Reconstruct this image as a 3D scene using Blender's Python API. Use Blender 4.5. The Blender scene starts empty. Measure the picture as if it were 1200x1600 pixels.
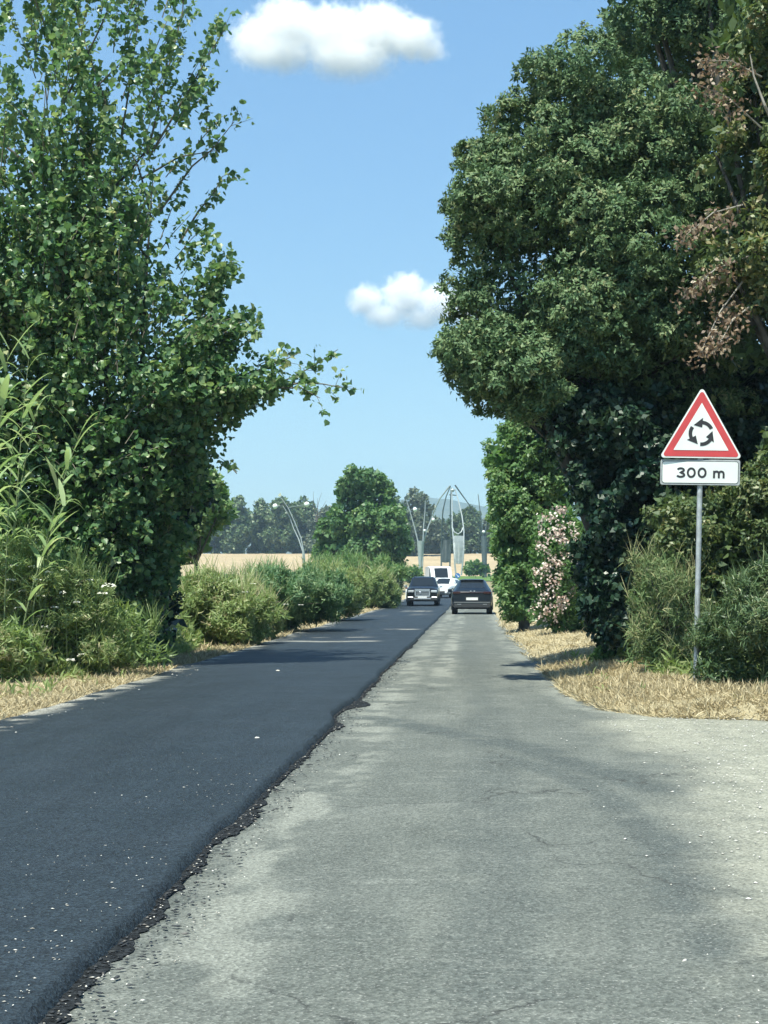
import bpy, math, random, zlib
import numpy as np

R = math.radians
C = bpy.context.scene
col = C.collection
rng = np.random.default_rng(7)
random.seed(7)

# ------------------------------------------------------------------ camera, world, sun, exposure
F, VX, VY, CH = 2460.0, 740.0, 908.0, 1.5        # focal length and vanishing point in 1200x1600 pixels, camera height
cd = bpy.data.cameras.new('camera')
cam = bpy.data.objects.new('camera', cd); col.objects.link(cam)
cam.location = (0, 0, CH); cam.rotation_euler = (R(90), 0, 0)
cd.sensor_fit = 'VERTICAL'; cd.sensor_height = 32.0; cd.sensor_width = 24.0
cd.lens = F / 1600 * 32.0
cd.shift_x = (600 - VX) / 1600; cd.shift_y = (VY - 800) / 1600
cd.clip_start = 0.1; cd.clip_end = 20000
C.camera = cam

SUN_EL, SUN_AZ = 65.0, 26.0        # degrees; azimuth measured from straight behind the camera towards the left
sx = -math.sin(R(SUN_AZ)) * math.cos(R(SUN_EL)); sy = -math.cos(R(SUN_AZ)) * math.cos(R(SUN_EL)); sz = math.sin(R(SUN_EL))
w = bpy.data.worlds.new('World'); C.world = w; w.use_nodes = True
nt = w.node_tree
sky = nt.nodes.new('ShaderNodeTexSky'); sky.sky_type = 'NISHITA'; sky.sun_disc = False
sky.sun_elevation = R(SUN_EL); sky.sun_rotation = R(180 + SUN_AZ)
sky.air_density = 1.0; sky.dust_density = 0.15; sky.ozone_density = 2.0
bg = nt.nodes['Background']; bg.inputs['Strength'].default_value = 0.102
tint = nt.nodes.new('ShaderNodeMix'); tint.data_type = 'RGBA'; tint.blend_type = 'MULTIPLY'; tint.inputs['Factor'].default_value = 1.0
tint.inputs['B'].default_value = (.76, .985, 1.02, 1)
nt.links.new(sky.outputs['Color'], tint.inputs['A']); tcw = nt.nodes.new('ShaderNodeTexCoord'); sxyz = nt.nodes.new('ShaderNodeSeparateXYZ'); nt.links.new(tcw.outputs['Generated'], sxyz.inputs[0])
hor = nt.nodes.new('ShaderNodeValToRGB'); hor.color_ramp.elements[0].position = 0.0; hor.color_ramp.elements[0].color = (.70, .63, .59, 1)
hor.color_ramp.elements[1].position = 0.34; hor.color_ramp.elements[1].color = (1, 1, 1, 1); nt.links.new(sxyz.outputs['Z'], hor.inputs['Fac'])
tin2 = nt.nodes.new('ShaderNodeMix'); tin2.data_type = 'RGBA'; tin2.blend_type = 'MULTIPLY'; tin2.inputs['Factor'].default_value = 1.0
nt.links.new(tint.outputs['Result'], tin2.inputs['A']); nt.links.new(hor.outputs['Color'], tin2.inputs['B']); nt.links.new(tin2.outputs['Result'], bg.inputs['Color'])
sl = bpy.data.lights.new('sun', 'SUN'); sl.energy = 4.8; sl.angle = R(0.5); sl.color = (1.0, 0.985, 0.84)
so = bpy.data.objects.new('sun', sl); col.objects.link(so)
from mathutils import Vector, Matrix
so.rotation_euler = Vector((sx, sy, sz)).to_track_quat('Z', 'Y').to_euler()
C.view_settings.view_transform = 'Standard'; C.view_settings.look = 'None'
C.view_settings.exposure = 0.88; C.view_settings.gamma = 1.0
C.render.engine = 'CYCLES'
cy = C.cycles
cy.max_bounces = 10; cy.diffuse_bounces = 5; cy.glossy_bounces = 3; cy.transmission_bounces = 4; cy.volume_bounces = 8
cy.caustics_reflective = False; cy.caustics_refractive = False; cy.sample_clamp_indirect = 5.0
cy.use_denoising = True
cy.use_adaptive_sampling = True; cy.adaptive_threshold = 0.015

# ------------------------------------------------------------------ helpers
def W(px, py, D):
    return np.array(((px - VX) / F * D, D, CH + (VY - py) / F * D))

def H(x, y):
    """ground height"""
    x = np.asarray(x, float); y = np.asarray(y, float)
    s = np.clip((y - 85) / 195, 0, 1)
    z = 2.3 * s ** 1.35
    z = z + 6.6 * np.clip((y - 305) / 125, 0, 1) ** 1.1
    z = z - 4.0 * np.clip((y - 520) / 600, 0, 1)
    return z

def hsh(i, j, seed):
    i = i.astype(np.int64); j = j.astype(np.int64)
    h = (i * 374761393 + j * 668265263 + seed * 1442695041) & 0xFFFFFFFF
    h = ((h ^ (h >> 13)) * 1274126177) & 0xFFFFFFFF
    return ((h ^ (h >> 16)) & 0xFFFF) / 65535.0

def vnoise(x, y, seed=0):
    x = np.asarray(x, float); y = np.asarray(y, float)
    i = np.floor(x); j = np.floor(y); u = x - i; v = y - j
    u = u * u * (3 - 2 * u); v = v * v * (3 - 2 * v)
    a = hsh(i, j, seed); b = hsh(i + 1, j, seed); c = hsh(i, j + 1, seed); d = hsh(i + 1, j + 1, seed)
    return a + (b - a) * u + (c - a) * v + (a - b - c + d) * u * v

def fbm(x, y, seed=0, o=4):
    s = 0; a = 0.5; t = 0
    for k in range(o):
        s = s + a * vnoise(x * 2 ** k, y * 2 ** k, seed + k); t += a; a *= 0.55
    return s / t

def sstep(a, b, x):
    t = np.clip((np.asarray(x, float) - a) / (b - a), 0, 1); return t * t * (3 - 2 * t)

def tag(o, label=None, cat=None, group=None, kind=None):
    if label: o['label'] = label
    if cat: o['category'] = cat
    if group: o['group'] = group
    if kind: o['kind'] = kind
    return o

def empty(name, loc, label, cat, group=None, rz=0.0):
    o = bpy.data.objects.new(name, None); col.objects.link(o)
    o.location = loc; o.rotation_euler = (0, 0, rz); o.empty_display_size = 0.2
    return tag(o, label, cat, group)

def link(name, me, parent=None, mat=None):
    o = bpy.data.objects.new(name, me); col.objects.link(o)
    if mat is not None:
        for m in (mat if isinstance(mat, (list, tuple)) else [mat]): me.materials.append(m)
    if parent is not None:
        o.parent = parent
    return o

def mesh_np(name, V, Fc, mat, parent=None, attrs=None, smooth=False, origin=None):
    V = np.asarray(V, np.float32)
    if origin is not None: V = V - np.asarray(origin, np.float32)
    Fc = np.asarray(Fc, np.int32); nf, k = Fc.shape
    me = bpy.data.meshes.new(name)
    me.vertices.add(len(V)); me.vertices.foreach_set('co', V.ravel())
    me.loops.add(nf * k); me.loops.foreach_set('vertex_index', Fc.ravel())
    me.polygons.add(nf); me.polygons.foreach_set('loop_start', np.arange(0, nf * k, k, dtype=np.int32))
    me.update(calc_edges=True); me.validate()
    for an, (dom, arr) in (attrs or {}).items():
        a = me.attributes.new(an, 'FLOAT', dom); a.data.foreach_set('value', np.asarray(arr, np.float32))
    if smooth: me.polygons.foreach_set('use_smooth', np.ones(nf, bool))
    return link(name, me, parent, mat)

class MB:
    def __init__(s): s.v = []; s.f = []
    def add(s, v, f):
        n = len(s.v); s.v += [tuple(map(float, p)) for p in v]; s.f += [tuple(n + i for i in q) for q in f]; return s
    def box(s, c, d, taper=1.0):
        x, y, z = c; a, b, h = d[0] / 2, d[1] / 2, d[2] / 2; t = taper
        v = [(x - a, y - b, z - h), (x + a, y - b, z - h), (x + a, y + b, z - h), (x - a, y + b, z - h),
             (x - a * t, y - b * t, z + h), (x + a * t, y - b * t, z + h), (x + a * t, y + b * t, z + h), (x - a * t, y + b * t, z + h)]
        return s.add(v, [(3, 2, 1, 0), (4, 5, 6, 7), (0, 1, 5, 4), (1, 2, 6, 5), (2, 3, 7, 6), (3, 0, 4, 7)])
    def tube(s, P, rad, n=8, cap=True):
        P = [np.asarray(p, float) for p in P]; m = len(P)
        if np.isscalar(rad): rad = [rad] * m
        v = []; ref = np.array((0.13, 0.97, 0.21))
        for i, p in enumerate(P):
            d = P[min(i + 1, m - 1)] - P[max(i - 1, 0)]; d = d / (np.linalg.norm(d) + 1e-9)
            a = np.cross(d, ref); a /= np.linalg.norm(a) + 1e-9; b = np.cross(d, a)
            for k in range(n):
                t = 2 * math.pi * k / n; v.append(p + rad[i] * (a * math.cos(t) + b * math.sin(t)))
        f = [(i * n + k, i * n + (k + 1) % n, (i + 1) * n + (k + 1) % n, (i + 1) * n + k) for i in range(m - 1) for k in range(n)]
        if cap: f += [tuple(range(n))[::-1], tuple((m - 1) * n + k for k in range(n))]
        return s.add(v, f)
    def prism(s, pts, y0, y1):
        n = len(pts); v = [(x, y0, z) for x, z in pts] + [(x, y1, z) for x, z in pts]
        f = [tuple(range(n)), tuple(range(2 * n - 1, n - 1, -1))] + [(i, n + i, n + (i + 1) % n, (i + 1) % n) for i in range(n)]
        return s.add(v, f)
    def cyl_x(s, c, r, wd, n=24, r2=None):
        v = []; r2 = r if r2 is None else r2
        for e, rr in ((-wd / 2, r), (wd / 2, r2)):
            for k in range(n):
                t = 2 * math.pi * k / n; v.append((c[0] + e, c[1] + rr * math.cos(t), c[2] + rr * math.sin(t)))
        return s.add(v, [(k, (k + 1) % n, n + (k + 1) % n, n + k) for k in range(n)] + [tuple(range(n))[::-1], tuple(range(n, 2 * n))])
    def sphere(s, c, r, n=16, m=10, sc=(1, 1, 1)):
        v = []
        for i in range(m + 1):
            a = math.pi * i / m
            for k in range(n):
                t = 2 * math.pi * k / n
                v.append((c[0] + sc[0] * r * math.sin(a) * math.cos(t), c[1] + sc[1] * r * math.sin(a) * math.sin(t), c[2] + sc[2] * r * math.cos(a)))
        return s.add(v, [(i * n + k, (i + 1) * n + k, (i + 1) * n + (k + 1) % n, i * n + (k + 1) % n) for i in range(m) for k in range(n)])
    def build(s, name, mat, parent=None, smooth=False, origin=None, bevel=0):
        me = bpy.data.meshes.new(name)
        V = s.v if origin is None else [tuple(np.subtract(p, origin)) for p in s.v]
        me.from_pydata(V, [], s.f); me.validate(); me.update()
        if smooth: me.polygons.foreach_set('use_smooth', np.ones(len(me.polygons), bool))
        o = link(name, me, parent, mat)
        if smooth:
            md = o.modifiers.new('edge', 'EDGE_SPLIT'); md.split_angle = R(40)
        if bevel:
            b = o.modifiers.new('bevel', 'BEVEL'); b.width = bevel; b.segments = 2; b.limit_method = 'ANGLE'
        return o

# ------------------------------------------------------------------ materials
def new_mat(name):
    m = bpy.data.materials.new(name); m.use_nodes = True
    return m, m.node_tree, m.node_tree.nodes['Principled BSDF']

def N(nt, kind, **kw):
    n = nt.nodes.new(kind)
    for k, v in kw.items(): setattr(n, k, v)
    return n

def plain(name, rgb, rough=0.5, metal=0.0, noise=0.08, scale=20.0, coat=0.0, emit=None, bump=0.0):
    m, t, b = new_mat(name)
    tc = N(t, 'ShaderNodeTexCoord'); n = N(t, 'ShaderNodeTexNoise'); n.inputs['Scale'].default_value = scale; n.inputs['Detail'].default_value = 5
    t.links.new(tc.outputs['Object'], n.inputs['Vector'])
    r = N(t, 'ShaderNodeValToRGB')
    r.color_ramp.elements[0].position = 0.3; r.color_ramp.elements[1].position = 0.7
    r.color_ramp.elements[0].color = tuple(c * (1 - noise * 2) for c in rgb) + (1,); r.color_ramp.elements[1].color = tuple(min(1, c * (1 + noise)) for c in rgb) + (1,)
    t.links.new(n.outputs['Fac'], r.inputs['Fac']); t.links.new(r.outputs['Color'], b.inputs['Base Color'])
    b.inputs['Roughness'].default_value = rough; b.inputs['Metallic'].default_value = metal
    if coat: b.inputs['Coat Weight'].default_value = coat; b.inputs['Coat Roughness'].default_value = 0.05
    if emit: b.inputs['Emission Color'].default_value = tuple(emit[:3]) + (1,); b.inputs['Emission Strength'].default_value = emit[3]
    if bump:
        bp = N(t, 'ShaderNodeBump'); bp.inputs['Strength'].default_value = bump; bp.inputs['Distance'].default_value = 0.02
        t.links.new(n.outputs['Fac'], bp.inputs['Height']); t.links.new(bp.outputs['Normal'], b.inputs['Normal'])
    return m

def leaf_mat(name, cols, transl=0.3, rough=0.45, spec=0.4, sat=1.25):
    """cols: list of (position, rgb) of the leaves' own colours, picked by each leaf's random tint, kept dark for inner leaves"""
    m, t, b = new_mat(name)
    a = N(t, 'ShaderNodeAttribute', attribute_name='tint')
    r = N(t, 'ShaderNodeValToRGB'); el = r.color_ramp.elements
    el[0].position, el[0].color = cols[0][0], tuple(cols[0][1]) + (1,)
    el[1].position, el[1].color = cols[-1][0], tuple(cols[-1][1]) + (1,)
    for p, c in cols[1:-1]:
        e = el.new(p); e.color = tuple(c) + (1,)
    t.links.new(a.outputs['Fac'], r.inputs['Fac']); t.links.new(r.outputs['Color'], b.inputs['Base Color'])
    b.inputs['Roughness'].default_value = rough; b.inputs['Specular IOR Level'].default_value = spec
    tr = N(t, 'ShaderNodeBsdfTranslucent'); hs = N(t, 'ShaderNodeHueSaturation'); hs.inputs['Saturation'].default_value = sat; hs.inputs['Value'].default_value = 1.25
    hs.inputs['Hue'].default_value = 0.485
    t.links.new(r.outputs['Color'], hs.inputs['Color']); t.links.new(hs.outputs['Color'], tr.inputs['Color'])
    mx = N(t, 'ShaderNodeMixShader'); mx.inputs['Fac'].default_value = transl
    t.links.new(b.outputs['BSDF'], mx.inputs[1]); t.links.new(tr.outputs['BSDF'], mx.inputs[2])
    t.links.new(mx.outputs['Shader'], t.nodes['Material Output'].inputs['Surface'])
    return m

M = {}
M['poplar'] = leaf_mat('poplar leaves', [(0, (.066, .150, .070)), (.5, (.150, .260, .112)), (.85, (.26, .345, .155)), (1, (.38, .41, .22))], .42, .38, .5)
M['oak'] = leaf_mat('holm oak leaves', [(0, (.064, .130, .060)), (.5, (.118, .192, .086)), (.9, (.19, .25, .115)), (1, (.26, .27, .14))], .15, .55, .25, 1.1)
M['ivy'] = leaf_mat('ivy leaves', [(0, (.014, .044, .030)), (.6, (.026, .062, .032)), (1, (.07, .11, .055))], .15, .4, .5)  # leaf colour darkened to carry the shade under the oak
M['hedge'] = leaf_mat('hedge leaves', [(0, (.085, .175, .062)), (.6, (.16, .275, .10)), (1, (.26, .33, .14))], .38)
M['mixed'] = leaf_mat('mixed leaves', [(0, (.06, .105, .045)), (.5, (.12, .17, .065)), (.85, (.22, .24, .10)), (1, (.30, .26, .14))], .3)
M['dead'] = leaf_mat('dead leaves', [(0, (.15, .105, .075)), (.6, (.27, .20, .14)), (1, (.42, .35, .24))], .25)
M['rosemary'] = leaf_mat('spiky shrub leaves', [(0, (.055, .105, .045)), (.6, (.105, .165, .068)), (1, (.21, .24, .11))], .2)
M['drymix'] = leaf_mat('half dry bush', [(0, (.10, .17, .07)), (.5, (.19, .25, .11)), (1, (.42, .39, .22))], .2, .6, .2)
M['straw'] = leaf_mat('dry straw', [(0, (.28, .23, .13)), (.5, (.44, .37, .22)), (1, (.62, .54, .36))], .15, .7, .2, 1.0)
M['weed'] = leaf_mat('bank weeds', [(0, (.155, .240, .085)), (.55, (.28, .365, .145)), (.85, (.39, .40, .21)), (1, (.54, .48, .31))], .40)
M['reedbed'] = leaf_mat('reed bed leaves', [(0, (.075, .16, .075)), (.6, (.13, .235, .105)), (1, (.24, .32, .15))], .3)
M['cane'] = leaf_mat('giant reed leaves', [(0, (.22, .34, .15)), (.6, (.35, .47, .23)), (1, (.52, .58, .34))], .42, .35)
M['far'] = leaf_mat('far tree leaves', [(0, (.062, .115, .048)), (.6, (.11, .165, .072)), (1, (.17, .21, .10))], .15)
M['farbrown'] = leaf_mat('far olive leaves', [(0, (.065, .10, .06)), (.6, (.11, .145, .085)), (1, (.17, .19, .12))], .15)
M['midgreen'] = leaf_mat('bright broad tree leaves', [(0, (.065, .15, .055)), (.6, (.12, .225, .08)), (1, (.20, .29, .11))], .32)
M['bloom'] = leaf_mat('pale blossom', [(0, (.44, .30, .26)), (.4, (.61, .50, .44)), (1, (.76, .70, .63))], .25)
M['umbel'] = leaf_mat('white umbels', [(0, (.55, .55, .46)), (1, (.80, .80, .72))], .2)
M['bark'] = plain('grey bark', (.085, .08, .07), .9, noise=.3, scale=6, bump=.6)
M['palebark'] = plain('pale bark', (.30, .28, .24), .85, noise=.25, scale=9, bump=.4)
M['twig'] = plain('twig', (.13, .12, .09), .85)
M['darkstem'] = plain('dark green stem', (.07, .10, .04), .7)
M['stem'] = plain('green stem', (.16, .20, .09), .6)

# ------------------------------------------------------------------ leaf scattering
def unit(v): return v / (np.linalg.norm(v, axis=-1, keepdims=True) + 1e-9)

TEMPL = {
    # verts: x width, y along, z normal
    'quad': (np.array([(0, 0, 0), (.5, .42, .10), (0, 1, -.05), (-.5, .42, .10)]), np.array([(0, 1, 2, 3)])),
    'broad': (np.array([(0, 0, 0), (.46, .10, .08), (.52, .50, .10), (.24, .72, .06), (0, 1, -.12), (-.24, .72, .06), (-.52, .50, .10), (-.46, .10, .08)]),
              np.array([(0, 1, 2, 3, 4), (0, 4, 5, 6, 7)])),
    'strap': (np.array([(-.5, 0, 0), (.5, 0, 0), (.45, .4, .06), (-.45, .4, .06), (.3, .72, .02), (-.3, .72, .02), (.03, 1, -.12), (-.03, 1, -.12)]),
              np.array([(0, 1, 2, 3), (3, 2, 4, 5), (5, 4, 6, 7)])),
}

def leaves(kind, P, dirs, nrm, length, width):
    T, Fc = TEMPL[kind]; n = len(P); m = len(T)
    y = unit(dirs); x = unit(np.cross(y, nrm)); z = np.cross(x, y)
    L = np.broadcast_to(length, (n,))[:, None, None]; Wd = np.broadcast_to(width, (n,))[:, None, None]
    V = P[:, None, :] + x[:, None, :] * T[None, :, 0:1] * Wd + y[:, None, :] * T[None, :, 1:2] * L + z[:, None, :] * T[None, :, 2:3] * L
    FF = (np.arange(n) * m)[:, None, None] + Fc[None]
    return V.reshape(-1, 3), FF.reshape(-1, Fc.shape[1]), len(Fc)

class Leafy:
    def __init__(s): s.V = []; s.F = []; s.t = []; s.n = 0
    def add(s, kind, P, dirs, nrm, length, width, tint):
        if len(P) == 0: return
        V, Fc, nf = leaves(kind, P, dirs, nrm, length, width)
        s.V.append(V); s.F.append(Fc + s.n); s.t.append(np.repeat(np.broadcast_to(tint, (len(P),)), nf)); s.n += len(V)
    def build(s, name, mat, parent=None, origin=None, ground=True):
        V = np.concatenate(s.V)
        if ground: V[:, 2] = np.maximum(V[:, 2], H(V[:, 0], V[:, 1]) + .01)
        return mesh_np(name, V, np.concatenate(s.F), mat, parent, {'tint': ('FACE', np.concatenate(s.t))}, origin=origin)

def in_poly(px, pz, poly):
    c = np.zeros(len(px), bool); n = len(poly)
    for i in range(n):
        x0, z0 = poly[i]; x1, z1 = poly[(i + 1) % n]
        cond = ((z0 > pz) != (z1 > pz))
        xx = x0 + (pz - z0) * (x1 - x0) / ((z1 - z0) if abs(z1 - z0) > 1e-9 else 1e-9)
        c ^= cond & (px < xx)
    return c

def edge_dist(px, pz, poly):
    best = np.full(len(px), 1e9); gx = np.zeros(len(px)); gz = np.zeros(len(px)); n = len(poly)
    for i in range(n):
        a = np.array(poly[i]); b = np.array(poly[(i + 1) % n]); d = b - a
        t = np.clip(((px - a[0]) * d[0] + (pz - a[1]) * d[1]) / (d @ d + 1e-9), 0, 1)
        qx = px - (a[0] + t * d[0]); qz = pz - (a[1] + t * d[1]); e = np.hypot(qx, qz)
        k = e < best; best[k] = e[k]; gx[k] = qx[k]; gz[k] = qz[k]
    return best, gx, gz

def world_poly(pts, D): return [tuple(W(x, y, D)[[0, 2]]) for x, y in pts]

def sample_poly(poly, n, wfun=None):
    P = np.array(poly); lo = P.min(0); hi = P.max(0); ox = []; oz = []; k = 0
    while k < n:
        x = rng.uniform(lo[0], hi[0], n * 3); z = rng.uniform(lo[1], hi[1], n * 3)
        m = in_poly(x, z, poly)
        if wfun is not None: m &= rng.random(len(x)) < wfun(x, z)
        ox.append(x[m]); oz.append(z[m]); k += m.sum()
    return np.concatenate(ox)[:n], np.concatenate(oz)[:n]

def rough(poly, amp, step=.35):
    """break a smooth outline into an uneven one"""
    out = []; P = [np.array(p, float) for p in poly]; n = len(P); run = 0.0
    per = sum(np.linalg.norm(P[(i + 1) % n] - P[i]) for i in range(n)); step = max(step, per / 400)
    sd = rng.uniform(0, 50)
    for i in range(n):
        a, b = P[i], P[(i + 1) % n]; L = np.linalg.norm(b - a); k = max(1, int(L / step)); d = (b - a) / (L + 1e-9); q = np.array((-d[1], d[0]))
        for j in range(k):
            f = (float(fbm(np.array(sd + run / step * .55), np.array(sd), 3, 4)) - .5) * 2
            out.append(tuple(a + (b - a) * j / k + q * f * amp * 1.5)); run += L / k
    return out

def lobes(poly, D, thick, n, rmin, rmax, front=.6, holes=.30):
    x, z = sample_poly(poly, n); e, gx, gz = edge_dist(x, z, poly)
    E = max(np.percentile(e, 92), .05)
    q = np.clip(e / E, 0, 1); t = thick * np.sqrt(np.clip(1 - (1 - q) ** 2, 0, 1))
    sc = 1 / (2.6 * rmax); m = fbm(x * sc + D, z * sc + 3.7, 29, 2); t = t * np.clip(.35 + 1.25 * m, .4, 1.25)
    r = np.clip(rng.uniform(.55, 1.1, n) * e, rmin, rmax) * rng.uniform(.75, 1.15, n)
    push = np.maximum(0, r * .75 - e); L = np.hypot(gx, gz) + 1e-6
    x = x + gx / L * push; z = z + gz / L * push
    s = np.where(rng.random(n) < front, -rng.uniform(.6, 1, n), rng.uniform(-.55, 1, n))
    y = D + s * np.maximum(t - r * .6, 0)
    out = unit(np.stack([-gx / L * (1 - q), s * q * 1.2, -gz / L * (1 - q) + .15], 1) + 1e-4)
    c = np.stack([x, y, z], 1)
    keep = fbm(x * sc * 2 + 9.1, z * sc * 2 + D, 37, 2) > holes; c, r, out = c[keep], r[keep], out[keep]
    # each lobe carries smaller lobes on its outer side
    k = 5; d = unit(rng.normal(size=(len(c), k, 3)) + out[:, None] * 1.3 + np.array((0, 0, .35))); rs = r[:, None] * rng.uniform(.35, .6, (len(c), k))
    c2 = (c[:, None] + d * (r[:, None] - rs * .35)[..., None]).reshape(-1, 3)
    return np.concatenate([c, c2]), np.concatenate([r * .8, rs.ravel()]), np.concatenate([out, unit(out[:, None] + d).reshape(-1, 3)])

def rand_dirs(n):
    v = rng.normal(size=(n, 3)); return unit(v)

def clump_leaves(lf, c, r, out, dens, per, ll, lw, kind='quad', up=.35, spread=.95, tint=(0, 1), droop=0.0, flat=.8, cl=5.0):
    cnt = np.maximum(3, (dens * 4 * math.pi * r ** 2).astype(int)); idx = np.repeat(np.arange(len(c)), cnt)
    K = np.clip((4 * math.pi * r ** 2 / (ll * cl) ** 2).astype(int), 4, 60); CD = rand_dirs(len(c) * 60).reshape(len(c), 60, 3); cid = (rng.random(len(idx)) * K[idx]).astype(int)
    sg = (1.55 / np.sqrt(K))[idx]; jt = rng.normal(size=(len(idx), 3)) * .55; dome = np.exp(-(jt ** 2).sum(1) * 1.2)
    d = unit(CD[idx, cid] + jt * sg[:, None]); keep = (d * out[idx]).sum(1) > rng.uniform(-.9, .1, len(idx)); idx = idx[keep]; d = d[keep]; jt = jt[keep]; dome = dome[keep]
    wob = 1 + .35 * (fbm(d[:, 0] * 2.2 + idx * 7.3, d[:, 2] * 2.2 + d[:, 1], 5, 2) - .5)
    p = c[idx] + d * np.array((1, 1, flat)) * (r[idx] * wob * (.74 + .30 * dome + rng.uniform(-.08, .08, len(idx))))[:, None]
    ax = unit(d + np.array((0, 0, up)) + .45 * rng.normal(size=d.shape))
    base_t = rng.uniform(tint[0], tint[1], len(p)); lt = rng.uniform(-.15, .15, len(c))[idx]
    j = np.repeat(np.arange(len(p)), per); a = ax[j]
    perp = unit(np.cross(a, rand_dirs(len(j))))
    th = rng.uniform(.25, 1, len(j)) * spread * 1.25
    ld = unit(a * np.cos(th)[:, None] + perp * np.sin(th)[:, None] - np.array((0, 0, droop)))
    od = unit(d + jt * .55)[j]; nr = unit(a * .5 + od * .9 + np.array((0, 0, .25)) + .38 * rng.normal(size=ld.shape)); ld = unit(ld - nr * (ld * nr).sum(1, keepdims=True) * .75)
    pos = p[j] + a * rng.uniform(-.4, .5, len(j))[:, None] * ll + .25 * ll * rng.normal(size=ld.shape)
    sc = rng.uniform(.7, 1.25, len(j))
    lf.add(kind, pos, ld, nr, ll * sc, lw * sc, np.clip((base_t + lt)[j] + rng.uniform(-.22, .22, len(j)), 0, 1))

def core_leaves(lf, poly, D, thick, n, ll, lw, kind='quad', tint=(0, .35)):  # inner leaves get the darkest tints: crown shade put into their colour
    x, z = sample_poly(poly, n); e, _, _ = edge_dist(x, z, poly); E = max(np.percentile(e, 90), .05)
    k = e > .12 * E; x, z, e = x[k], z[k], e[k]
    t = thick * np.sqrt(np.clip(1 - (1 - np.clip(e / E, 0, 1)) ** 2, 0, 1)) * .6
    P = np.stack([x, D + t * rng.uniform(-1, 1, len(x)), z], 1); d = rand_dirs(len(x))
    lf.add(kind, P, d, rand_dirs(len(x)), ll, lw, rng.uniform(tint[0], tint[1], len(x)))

def limbs(mb, base, tops, r0, up=.5, n=6):
    base = np.asarray(base, float)
    for t in tops:
        t = np.asarray(t, float); mid = base + (t - base) * .5 + np.array((0, 0, up * .15 * np.linalg.norm(t - base))) + rng.normal(size=3) * .06 * np.linalg.norm(t - base)
        pts = [base * (1 - s) ** 2 + 2 * mid * s * (1 - s) + t * s * s for s in np.linspace(0, 1, 7)]
        mb.tube(pts, list(np.linspace(r0, r0 * .25, 7)), n)

def veg(name, label, cat, px, D, thick, nl, rr, dens, per, ll, lw, mat, group=None, kind='quad', up=.35, trunk=None, trunk_r=None, core=2000,
        droop=0.0, tint=(.15, .85), spread=.95, crown='crown', stem='trunk', front=.6, barkm='bark', core_ll=2.2, flat=.85, ragged=None, stalks=None, holes=.30, nlimb=14, extra=(), seed=0, tback=0.0):
    global rng
    rng = np.random.default_rng(zlib.crc32(label.encode()) + seed)
    poly = rough(world_poly(px, D), rr[1] * .45 if ragged is None else ragged, rr[0] * .9); c, r, o = lobes(poly, D, thick, max(8, int(nl * .55)), rr[0], rr[1], front, holes)
    trunk_r = trunk_r or (.1 if stem == 'trunk' else .035)
    n0 = len(c)
    for xp, xd, xt, xn in extra:
        c2, r2, o2 = lobes(rough(world_poly(xp, xd), .15, .2), xd, xt, xn, rr[0], rr[1] * .6, front, .2); c = np.concatenate([c, c2]); r = np.concatenate([r, r2]); o = np.concatenate([o, o2])
    tx, ty = trunk if trunk else (float(np.mean([p[0] for p in px])), max(p[1] for p in px))
    b = W(tx, ty, D); b[1] += tback; b[2] = float(H(b[0], b[1]))
    e = empty(name, tuple(b), label, cat, group)
    lf = Leafy(); clump_leaves(lf, c, r, o, dens, per, ll, lw, kind, up, spread, tint, droop, flat)
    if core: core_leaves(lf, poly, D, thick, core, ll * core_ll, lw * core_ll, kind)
    if stalks:
        n_, ln_, wd_, kind_, t0, t1 = stalks
        i_ = rng.choice(len(c), n_); p_ = c[i_] + rand_dirs(n_) * r[i_][:, None] * rng.uniform(.2, 1.0, n_)[:, None]
        d_ = unit(np.stack([rng.normal(size=n_) * .45, rng.normal(size=n_) * .45, np.ones(n_)], 1)); lf.add('strap' if kind == 'strap' else kind_, p_, d_, rand_dirs(n_), ln_ * rng.uniform(.5, 1.2, n_), wd_, rng.uniform(t0, t1, n_))
    lf.build(crown, mat, e, origin=b)
    mb = MB(); ctr = c.mean(0); topz = c[:, 2].max()
    fork = b + (np.array((ctr[0], ctr[1] + tback, b[2] + (topz - b[2]) * .38)) - b)
    mb.tube([b - np.array((0, 0, .1)), b + (fork - b) * .5 + np.array((.05 * trunk_r, 0, 0)), fork], [trunk_r * 1.25, trunk_r, trunk_r * .8], 10)
    limbs(mb, fork, c[rng.choice(n0, min(nlimb, n0), False)], trunk_r * .55)
    mb.build(stem, M[barkm], e, True, origin=b)
    return e, c, r, o, b

exec_parts = []
# ================================================================== SETTING
# ------------------------------------------------------------------ ground, field, lawn
def grid(name, xs, ys, zfun, mat, attrs=None, kind='structure'):
    X, Y = np.meshgrid(xs, ys); Z = zfun(X, Y); V = np.stack([X, Y, Z], -1).reshape(-1, 3)
    nx, ny = len(xs), len(ys); i = np.arange(nx - 1); j = np.arange(ny - 1); I, J = np.meshgrid(i, j)
    a = (J * nx + I).ravel(); Fc = np.stack([a, a + 1, a + 1 + nx, a + nx], 1)
    o = mesh_np(name, V, Fc, mat, None, attrs, smooth=True); tag(o, kind=kind); return o

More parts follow.
